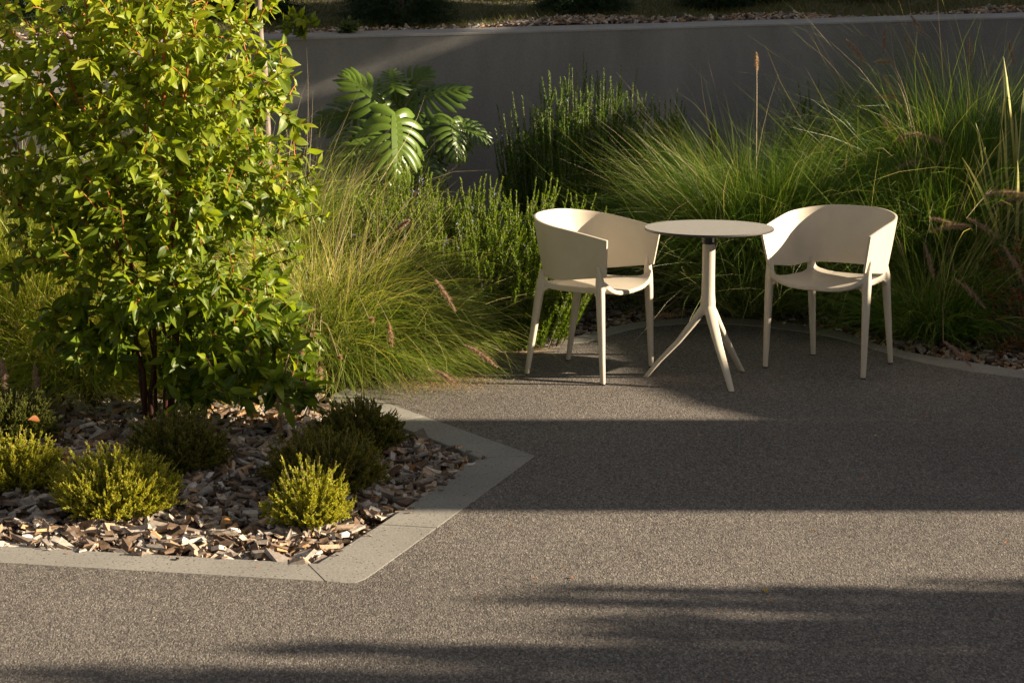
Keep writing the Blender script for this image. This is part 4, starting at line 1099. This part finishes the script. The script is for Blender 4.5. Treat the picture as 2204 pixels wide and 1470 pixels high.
# ================================================================== LOW SHRUBS in the back bed
def leafy(label, name, loc, n, r, h, mat, ll=(.018, .035), cat='shrub', group=None, twigs=True, berries=0, width=1.3):
    c = np.array(loc); rt = empty(name, c, label, cat, group)
    u = RNG.normal(size=(n, 3)); u[:, 2] = np.abs(u[:, 2]); u = unit(u); q = RNG.uniform(.45, 1.05, n)[:, None]
    tip = c + u * np.array([r, r, h]) * q; m_ = n * 7; i = np.repeat(np.arange(n), 7)
    p0 = tip[i] + RNG.normal(0, .012, (m_, 3)) - u[i] * RNG.uniform(0, .05, (m_, 1)); d_ = unit(u[i] * .6 + RNG.normal(0, .8, (m_, 3)) + [0, 0, .3])
    mb, ms = MB(), MB(); leaves(mb, p0, d_, unit(RNG.normal(0, .5, (m_, 3)) + [0, -.2, 1]), RNG.uniform(ll[0], ll[1], m_), width=width)
    for k in range(n):
        t = np.linspace(0, 1, 5)[:, None]; ctl = c + (tip[k] - c) * [.3, .3, .6]
        tube(ms, (1 - t) ** 2 * c + 2 * t * (1 - t) * ctl + t * t * tip[k], np.linspace(.004, .0015, 5), 4, .3, cap=False)
    mb.build('foliage', mat, rt, smooth=True); ms.build('stems', M['bark'], rt)
    if berries:
        mbb = MB(); k = berries; i = RNG.integers(0, n, k); pp = tip[i] - u[i] * RNG.uniform(0, .12, (k, 1)) + RNG.normal(0, .012, (k, 3))
        oc = np.array([(1, 0, 0), (-1, 0, 0), (0, 1, 0), (0, -1, 0), (0, 0, 1), (0, 0, -1)]) * .0062
        fo_ = np.array([(0, 2, 4), (2, 1, 4), (1, 3, 4), (3, 0, 4), (2, 0, 5), (1, 2, 5), (3, 1, 5), (0, 3, 5)])
        mbb.add((pp[:, None] + oc[None]).reshape(-1, 3), ((np.arange(k) * 6)[:, None, None] + fo_[None]).reshape(-1, 3), np.repeat(RNG.uniform(0, 1, k), 6))
        mbb.build('berries', M['berry'], rt, smooth=True)
    return rt
M['lowleaf'] = foliage_mat('low_shrub_leaf', [(0.0, (0.035, 0.065, 0.014)), (1.0, (0.14, 0.19, 0.04))], rough=.4, trans=.25)
LG = 'low leafy shrubs under the dark rosemary'
for (lb, px, py, Y, r, h) in (('low leafy shrub at the foot of the wall right of the monstera', 1000, 400, 12.5, .26, .28), ('low leafy shrub with a taller sprig behind the back of the left chair', 1240, 450, 12.0, .26, .26),
                              ('low leafy shrub between the left chair and the tall grass', 1390, 460, 12.0, .22, .20), ('low leafy shrub just right of the sunlit rosemary tips', 1110, 440, 12.0, .20, .22)):
    q = P(px, py, Y); leafy(lb, 'low_shrub', (q[0], Y, -.03), 90, r, max(.2, q[2] + h * .15), M['lowleaf'], group=LG)
leafy('dark shrub studded with red berries at the right frame edge', 'berry_shrub', (2.68, 10.72, -.03), 240, .33, .68, M['darkleaf'], ll=(.012, .024), berries=2600)

# ================================================================== TREES
def trunk(name, label, px_pts, Y, r0, r1, H, rnd, leafmat='leaf', crown=True, group=None):
    base = P(px_pts[0][0], px_pts[0][1], Y); base[2] = -.04
    rt = empty(name, base, label, 'tree', group); pts = [base] + [P(x, y, Y) for x, y in px_pts[1:]]
    pts.append(np.array([pts[-1][0] - .02, Y, H])); c = strip_bezier(pts, 8); t = np.linspace(0, 1, len(c))
    mb = MB(); tube(mb, c, r0 + (r1 - r0) * t, 12, .5)
    LPs = []
    for k in range(26):
        z = rnd.uniform(H * .78, H); i = int(np.clip(z / H * (len(c) - 1), 0, len(c) - 1)); a = rnd.uniform(0, 6.28); L = rnd.uniform(.35, .9)
        t2 = np.linspace(0, 1, 7)[:, None]; e = c[i] + np.array([math.cos(a) * L, math.sin(a) * L, rnd.uniform(.1, .6)])
        m_ = (c[i] + e) / 2 + [0, 0, .05]; bp = (1 - t2) ** 2 * c[i] + 2 * t2 * (1 - t2) * m_ + t2 * t2 * e
        tube(mb, bp, np.linspace(.009, .003, 7), 5, .5); LPs += list(bp[2:])
    mb.build('trunk', M['bark'], rt, smooth=True)
    LPs = np.array(LPs); m_ = len(LPs) * 14; i = RNG.integers(0, len(LPs), m_); lf = MB()
    leaves(lf, LPs[i] + RNG.normal(0, .07, (m_, 3)), unit(RNG.normal(0, 1, (m_, 3)) + [0, 0, -.5]), unit(RNG.normal(0, .5, (m_, 3)) + [0, 0, 1]), RNG.uniform(.05, .09, m_)); lf.build('crown', M[leafmat], rt, smooth=True)
    return rt
trunk('young_tree', 'young tree with a thin pale trunk behind the right side of the large shrub', [(582, 520), (573, 270), (566, 130), (556, 0)], 12.2, .027, .019, 4.2, np.random.default_rng(2))

def conifer(label, x, d, h, r, n=420, clear=.0):
    b = slope_pt(x, d); rt = empty('conifer_shrub', b, label, 'shrub', 'dark conifers on the grassy slope')
    n = 1100; z = RNG.uniform(.0, 1, n) ** 1.7; a = RNG.uniform(0, 6.28, n); rr = r * (1 - z) ** .55 * RNG.uniform(.5, 1.1, n)
    p1 = b + np.stack([rr * np.cos(a), rr * np.sin(a), clear + .02 + z * h], 1); p0 = b + np.stack([rr * .3 * np.cos(a), rr * .3 * np.sin(a), clear + z * h * .85], 1)
    d_ = p1 - p0; mb, ms = MB(), MB()
    pc = shoots(mb, None, p0, d_, np.linalg.norm(d_, axis=1), np.tile([0, 0, -.15], (n, 1)), 44, .028, .0042, (.4, 1.0), (0, .9), .2, t0=.15)
    m_ = n * 4; i = RNG.integers(0, n, m_); j = RNG.integers(10, 42, m_)
    shoots(mb, None, pc[i, j], unit(unit(d_)[i] + RNG.normal(0, .5, (m_, 3))), RNG.uniform(.05, .12, m_), np.zeros((m_, 3)), 18, .022, .004, (.4, .9), (0, 1), .2)
    mb.build('crown', M['conifer'], rt); tube(ms, [b - [0, 0, .05], b + [0, 0, clear + h * .95]], [.035, .01], 8, .1); ms.build('trunk', M['bark'], rt)
for lb, px, d, h, r, cl in (('dark conifer on the slope just right of the thin tree trunk', 668, 1.0, 1.1, .42, .0), ('dark conifer on the slope above the monstera, spreading wide', 935, .55, 1.1, .42, .0),
                        ('dark conifer on the slope above the tall rosemary', 1305, .55, 1.1, .36, .0), ('dark conifer on the slope straight above the table', 1590, .8, 1.0, .26, .0),
                        ('small dark conifer on the slope right of the one above the table', 1690, 1.0, .9, .24, .0), ('dark conifer on the slope above the right chair', 1905, 1.1, 1.1, .36, .0), ('dark conifer on the slope at the top right', 2120, 1.7, 1.2, .42, .0),
                        ('conifer on the slope behind the left part of the shrub', 330, 1.0, 1.1, .45, .0), ('conifer on the slope at the top left frame corner', 30, 1.2, 1.2, .5, .0)):
    Y = 14.6 + d; x = (px - 1102) / F * (Y + 0.6); conifer(lb, x, d, h, r, clear=cl)
# slope grass
mb = MB(); n = 42000; x = RNG.uniform(-4.5, 6, n); d = .13 + RNG.uniform(0, 1, n) ** 1.3 * 3.0
b_ = np.array([slope_pt(p_, q_) for p_, q_ in zip(x, d)]) - [0, 0, .01]
blades(mb, b_, RNG.uniform(0, 6.28, n), RNG.uniform(.2, 1.2, n), RNG.uniform(.8, 1.9, n), RNG.uniform(.03, .075, n), np.full(n, .005), K=3, zmin=None, tint=RNG.beta(2, 2, n))
o = mb.build('slope_grass', M['lawn']); tag(o, 'rough olive grass on the slope above the wall', 'grass', kind='stuff')
# creeping plants on the wall top
q = P(750, 72, wallY(-1.1) + .2); leafy('small green creeper hanging on top of the wall above the monstera', 'creeper', (q[0], q[1], wall_top(q[0]) + .02), 22, .09, .09, M['lowleaf'], ll=(.03, .05), cat='plant')
q = P(615, 75, 12.7); leafy('dark leafy sprig beside the thin tree trunk at wall height', 'leafy_sprig', (q[0], q[1] + .9, wall_top(q[0]) + .02), 12, .15, .20, M['leaf'], ll=(.05, .08), cat='plant')

# ================================================================== LITTER
mb = MB(); n = 5200
x = RNG.normal(0, 1, n); y = RNG.normal(0, 1, n); c = G(930, 822)
pp = np.stack([c[0] + x * .16 - .02, c[1] + .05 * x * 0 + y * .13, np.full(n, .002) + RNG.uniform(0, .006, n)], 1)
kx = (pp[:, 0] > G(772, 846)[0] - .05)
pp = pp[kx]; n = len(pp)
d_ = unit(np.stack([RNG.normal(0, 1, n), RNG.normal(0, 1, n), RNG.uniform(0, .8, n)], 1)); s_ = unit(np.cross(d_, RNG.normal(size=(n, 3)))) * .0011; l_ = RNG.uniform(.006, .016, n)[:, None]
V = np.stack([pp - s_, pp + s_, pp + d_ * l_], 1); mb.add(V.reshape(-1, 3), np.arange(n * 3).reshape(-1, 3), np.repeat(RNG.uniform(.3, 1, n), 3))
o = mb.build('seed_litter', M['seed']); tag(o, 'pale fluffy grass seed scattered on the path beside the kerb end', 'litter', kind='stuff')
for k, (px, py, z, s, lb) in enumerate(((350, 888, .02, .06, 'orange fallen leaf at the foot of the shrub stems'), (2142, 742, .03, .05, 'orange fallen leaf beneath the berry shrub'), (2090, 768, .01, .035, 'small orange fallen leaf on the chips by the right kerb'),
                                        (85, 905, .12, .05, 'rusty fallen leaf caught in the dark heather at the left'), (1645, 1272, .003, .03, 'tiny yellow leaf lying on the path in the lower right'))):
    c = G(px, py, z); mb = MB(); leaves(mb, np.array([c]), unit(np.array([[RNG.normal(), RNG.normal(), .25]])), np.array([[.2, -.5, .9]]), np.array([s]), width=2.1, tint=np.array([(.4, .4, .4, 0, 1.0)[k]]), droop=.1)
    o = mb.build('fallen_leaf', M['deadleaf'], smooth=True); tag(o, lb, 'leaf')

# ================================================================== SHADE CASTERS on the right (unseen; blocks, wall and rear tree added to shape shade)
TANE = math.tan(R(SUN_EL))
XW = 9.0
SH = math.tan(R(-SUN_AZ)) / TANE * math.cos(R(SUN_AZ))  # lean given to the added blockers so their shadow edges fall level
def lean_box(x0, x1, y0, y1, z0, z1, sh=None):
    sh = SH if sh is None else sh
    m_ = MB(); box(m_, x0, x1, y0, y1, z0, z1); m_.v[0][:, 1] -= sh * m_.v[0][:, 2]; return m_
b = empty('shade_block', (XW, 8.1, -.05), 'plain leaning block added right of the terrace outside the view to cast a band of shade', 'light blocker')
lean_box(XW, XW + 2.4, 7.37, 8.95, -.05, 3.80).build('wall', M['render'], b)  # unseen block, invented to cast the shade band across the terrace
lean_box(XW, XW + 2.45, 7.37, 8.95, 3.803, 3.86).build('block_lid', M['tile'], b)
d0 = lean_box(XW - .03, XW - .002, 7.7, 8.55, 0, 2.05).build('block_door', M['tile'], b)  # made-up detail on the unseen block
lean_box(XW - .06, XW - .032, 7.78, 7.84, .95, 1.08).build('block_handle', M['steel'], d0)
w_ = empty('shade_wall', (XW, 9.4, -.05), 'wall added right of the terrace outside the view, its top shaped to cut the sunlight', 'wall')
mb = MB()
prof = [(8.953, 2.745), (9.3, 2.84), (9.72, 2.90), (10.3, 2.93), (11.2, 2.97)]  # unseen added wall; top profile shaped to end its shadow near the table
V, f = [], []
for y, z in prof: V += [(XW, y, -.05), (XW, y, z), (XW + .25, y, z), (XW + .25, y, -.05)]
for a in range(len(prof) - 1):
    for k in range(4): f.append((a * 4 + k, a * 4 + (k + 1) % 4, (a + 1) * 4 + (k + 1) % 4, (a + 1) * 4 + k))
V = np.array(V); V[:, 1] -= SH * V[:, 2]
mb.add(V, f); mb.add(V[:4], [(0, 3, 2, 1)]); mb.add(V[-4:], [(0, 1, 2, 3)]); mb.build('wall_face', M['render'], w_)
b2 = empty('stepped_shade_block', (XW, 13, -.05), 'stepped leaning block added beyond the shade wall, outside the view, to shade the back bed', 'light blocker')
lean_box(XW, XW + 5, 11.203, 12.1, -.05, 3.34).build('wall', M['render'], b2)  # unseen stepped block, heights chosen to shade the grasses and retaining wall
lean_box(XW, XW + 5, 12.103, 12.9, -.05, 3.95).build('wall', M['render'], b2)
lean_box(XW, XW + 5, 12.903, 24, -.05, 4.66).build('wall', M['render'], b2)
lean_box(XW, XW + 5.1, 11.203, 12.1, 3.343, 3.37).build('block_lid', M['tile'], b2)
lean_box(XW, XW + 5.1, 12.103, 12.9, 3.953, 4.0).build('block_lid', M['tile'], b2)
lean_box(XW, XW + 5.1, 12.903, 24.1, 4.663, 4.69).build('block_lid', M['tile'], b2)

def shade_tree(label, loc, H, clouds, rnd, nleaf, ls=(.05, .10)):
    c = np.array(loc); rt = empty('garden_tree', c, label, 'tree', 'garden trees right of the terrace'); mb, lf = MB(), MB()
    t = np.linspace(0, 1, 12)[:, None]; top_ = c + [rnd.uniform(-.2, .2), rnd.uniform(-.2, .2), H]; tr = c * (1 - t) + top_ * t; tube(mb, tr, np.linspace(.13, .04, 12), 10, .4)
    for (cx, cy, cz, rx, ry, rz, k) in clouds:
        e = np.array([cx, cy, cz]); i = int(np.clip((cz - .6) / H * 11, 3, 11)); t2 = np.linspace(0, 1, 8)[:, None]
        tube(mb, (1 - t2) * tr[i] + t2 * e + np.sin(t2 * 3.1) * [0, 0, .1], np.linspace(.03, .008, 8), 6, .4)
        u = rnd.normal(size=(k, 3)); u = unit(u) * rnd.uniform(0, 1, (k, 1)) ** .45; p = e + u * [rx, ry, rz]
        leaves(lf, p, unit(rnd.normal(size=(k, 3)) + [0, 0, -.4]), unit(rnd.normal(0, .6, (k, 3)) + [0, 0, 1]), rnd.uniform(ls[0], ls[1], k), width=1.4)
    mb.build('trunk', M['bark'], rt, smooth=True); lf.build('crown', M['leaf'], rt, smooth=True)
r_ = np.random.default_rng(21)
cl = []
def zsh(X, h=0.0): return (9.6 - X) * TANE + h       # height at x=9.6 whose shadow meets the ground at X
# foreground dapple: rows from near the lit band (y 6.6) to the frame bottom (y 5.4)
for (y, X, k, ry) in ((6.74, 2.3, 130, .03), (6.62, 2.0, 200, .05), (6.50, 1.35, 420, .08), (6.40, .8, 420, .07), (6.30, .0, 420, .05), (6.20, .8, 600, .08), (6.08, .2, 600, .08), (5.96, .1, 600, .07), (5.84, -.8, 520, .06), (5.72, -.3, 700, .08), (5.60, -1.4, 800, .07), (5.46, -1.6, 1000, .10), (5.25, -2.2, 1300, .2)):
    y -= (9.6 - X) * math.tan(R(-SUN_AZ))
    cl.append((9.6, y, zsh(X) - .45, .35, ry, .50, k))
    cl.append((9.6, y, zsh(X) - 1.3, .4, ry + .10, .8, k * 7))
    if y + (9.6 - X) * math.tan(R(-SUN_AZ)) < 6.4: cl.append((9.7, y, zsh(1.7) - .5, .4, .14, .45, 700))
    if y + (9.6 - X) * math.tan(R(-SUN_AZ)) < 6.15: cl.append((9.7, y, zsh(1.0) - .5, .4, .13, .45, 900))
cl.append((9.7, 4.9, 1.3, .5, .9, .8, 5000))
shade_tree('leafy garden tree right of the terrace, nearest the camera, outside the view', (9.7, 5.7, -.05), 3.4, cl, r_, 0)

shade_tree('broad leafy tree added beside the stepped block, outside the view, to shade the grey wall', (9.4, 13.9, -.05), 5.6, [(9.6, 13.15, 5.24, .6, .95, .25, 3200), (9.6, 14.1, 5.3, .6, .6, .3, 1800)], np.random.default_rng(8), 0)  # unseen crown, put in to limit the sun patch on the retaining wall

mb = MB(); k = 420
c = np.stack([RNG.uniform(-1.15, .12, k), np.zeros(k), np.full(k, .004)], 1); c[:, 1] = 9.72 + (c[:, 0] + 1.15) * .75 + RNG.normal(0, .10, k)
a = RNG.uniform(-1.2, 1.2, k); ln = RNG.uniform(.05, .22, k); tt = np.linspace(0, 1, 5)
for q in range(k):
    d_ = np.array([math.cos(a[q]), math.sin(a[q]) * .6, 0]); pr = np.array([-d_[1], d_[0], 0]) * RNG.normal(0, .15)
    tube(mb, c[q] + d_ * (ln[q] * tt)[:, None] + pr * (ln[q] * tt ** 2)[:, None] + [0, 0, 1] * (RNG.uniform(0, .012) * tt)[:, None], .0011, 3, RNG.uniform(), cap=False)
o = mb.build('grass_litter', M['straw']); tag(o, 'dry straw and broken blades lying along the edge of the path below the grasses', 'litter', kind='stuff')
mb = MB(); k = 340
x, y = RNG.uniform(-2, 2.4, k), RNG.uniform(5.5, 10.6, k); ok = ~inside(bed_left, x, y) & (y < 9.9); x, y = x[ok], y[ok]; k = len(x)
leaves(mb, np.stack([x, y, np.full(k, .004)], 1), unit(np.stack([RNG.normal(0, 1, k), RNG.normal(0, 1, k), RNG.uniform(0, .2, k)], 1)), unit(RNG.normal(0, .25, (k, 3)) + [0, 0, 1]), RNG.uniform(.004, .018, k), width=1.3)
o = mb.build('leaf_litter', M['deadleaf']); tag(o, 'scattered tiny leaf scraps on the gravel path', 'litter', kind='stuff')

for k, (px, py, s_, lb) in enumerate(((560, 905, .045, 'curled brown leaf on the mulch right of the shrub stems'), (150, 985, .04, 'brown fallen leaf on the mulch between the left heathers and the shrub'), (880, 1010, .035, 'small brown leaf on the mulch near the kerb point'), (480, 1120, .035, 'small tan leaf on the sunlit mulch between the two yellow heathers'))):
    c = G(px, py, .02); mb = MB(); leaves(mb, np.array([c]), unit(np.array([[RNG.normal(), RNG.normal(), .2]])), np.array([[.2, -.5, .9]]), np.array([s_]), width=1.9, tint=np.array([.15 + .2 * k]), droop=.5)
    tag(mb.build('fallen_leaf', M['deadleaf'], smooth=True), lb, 'leaf')
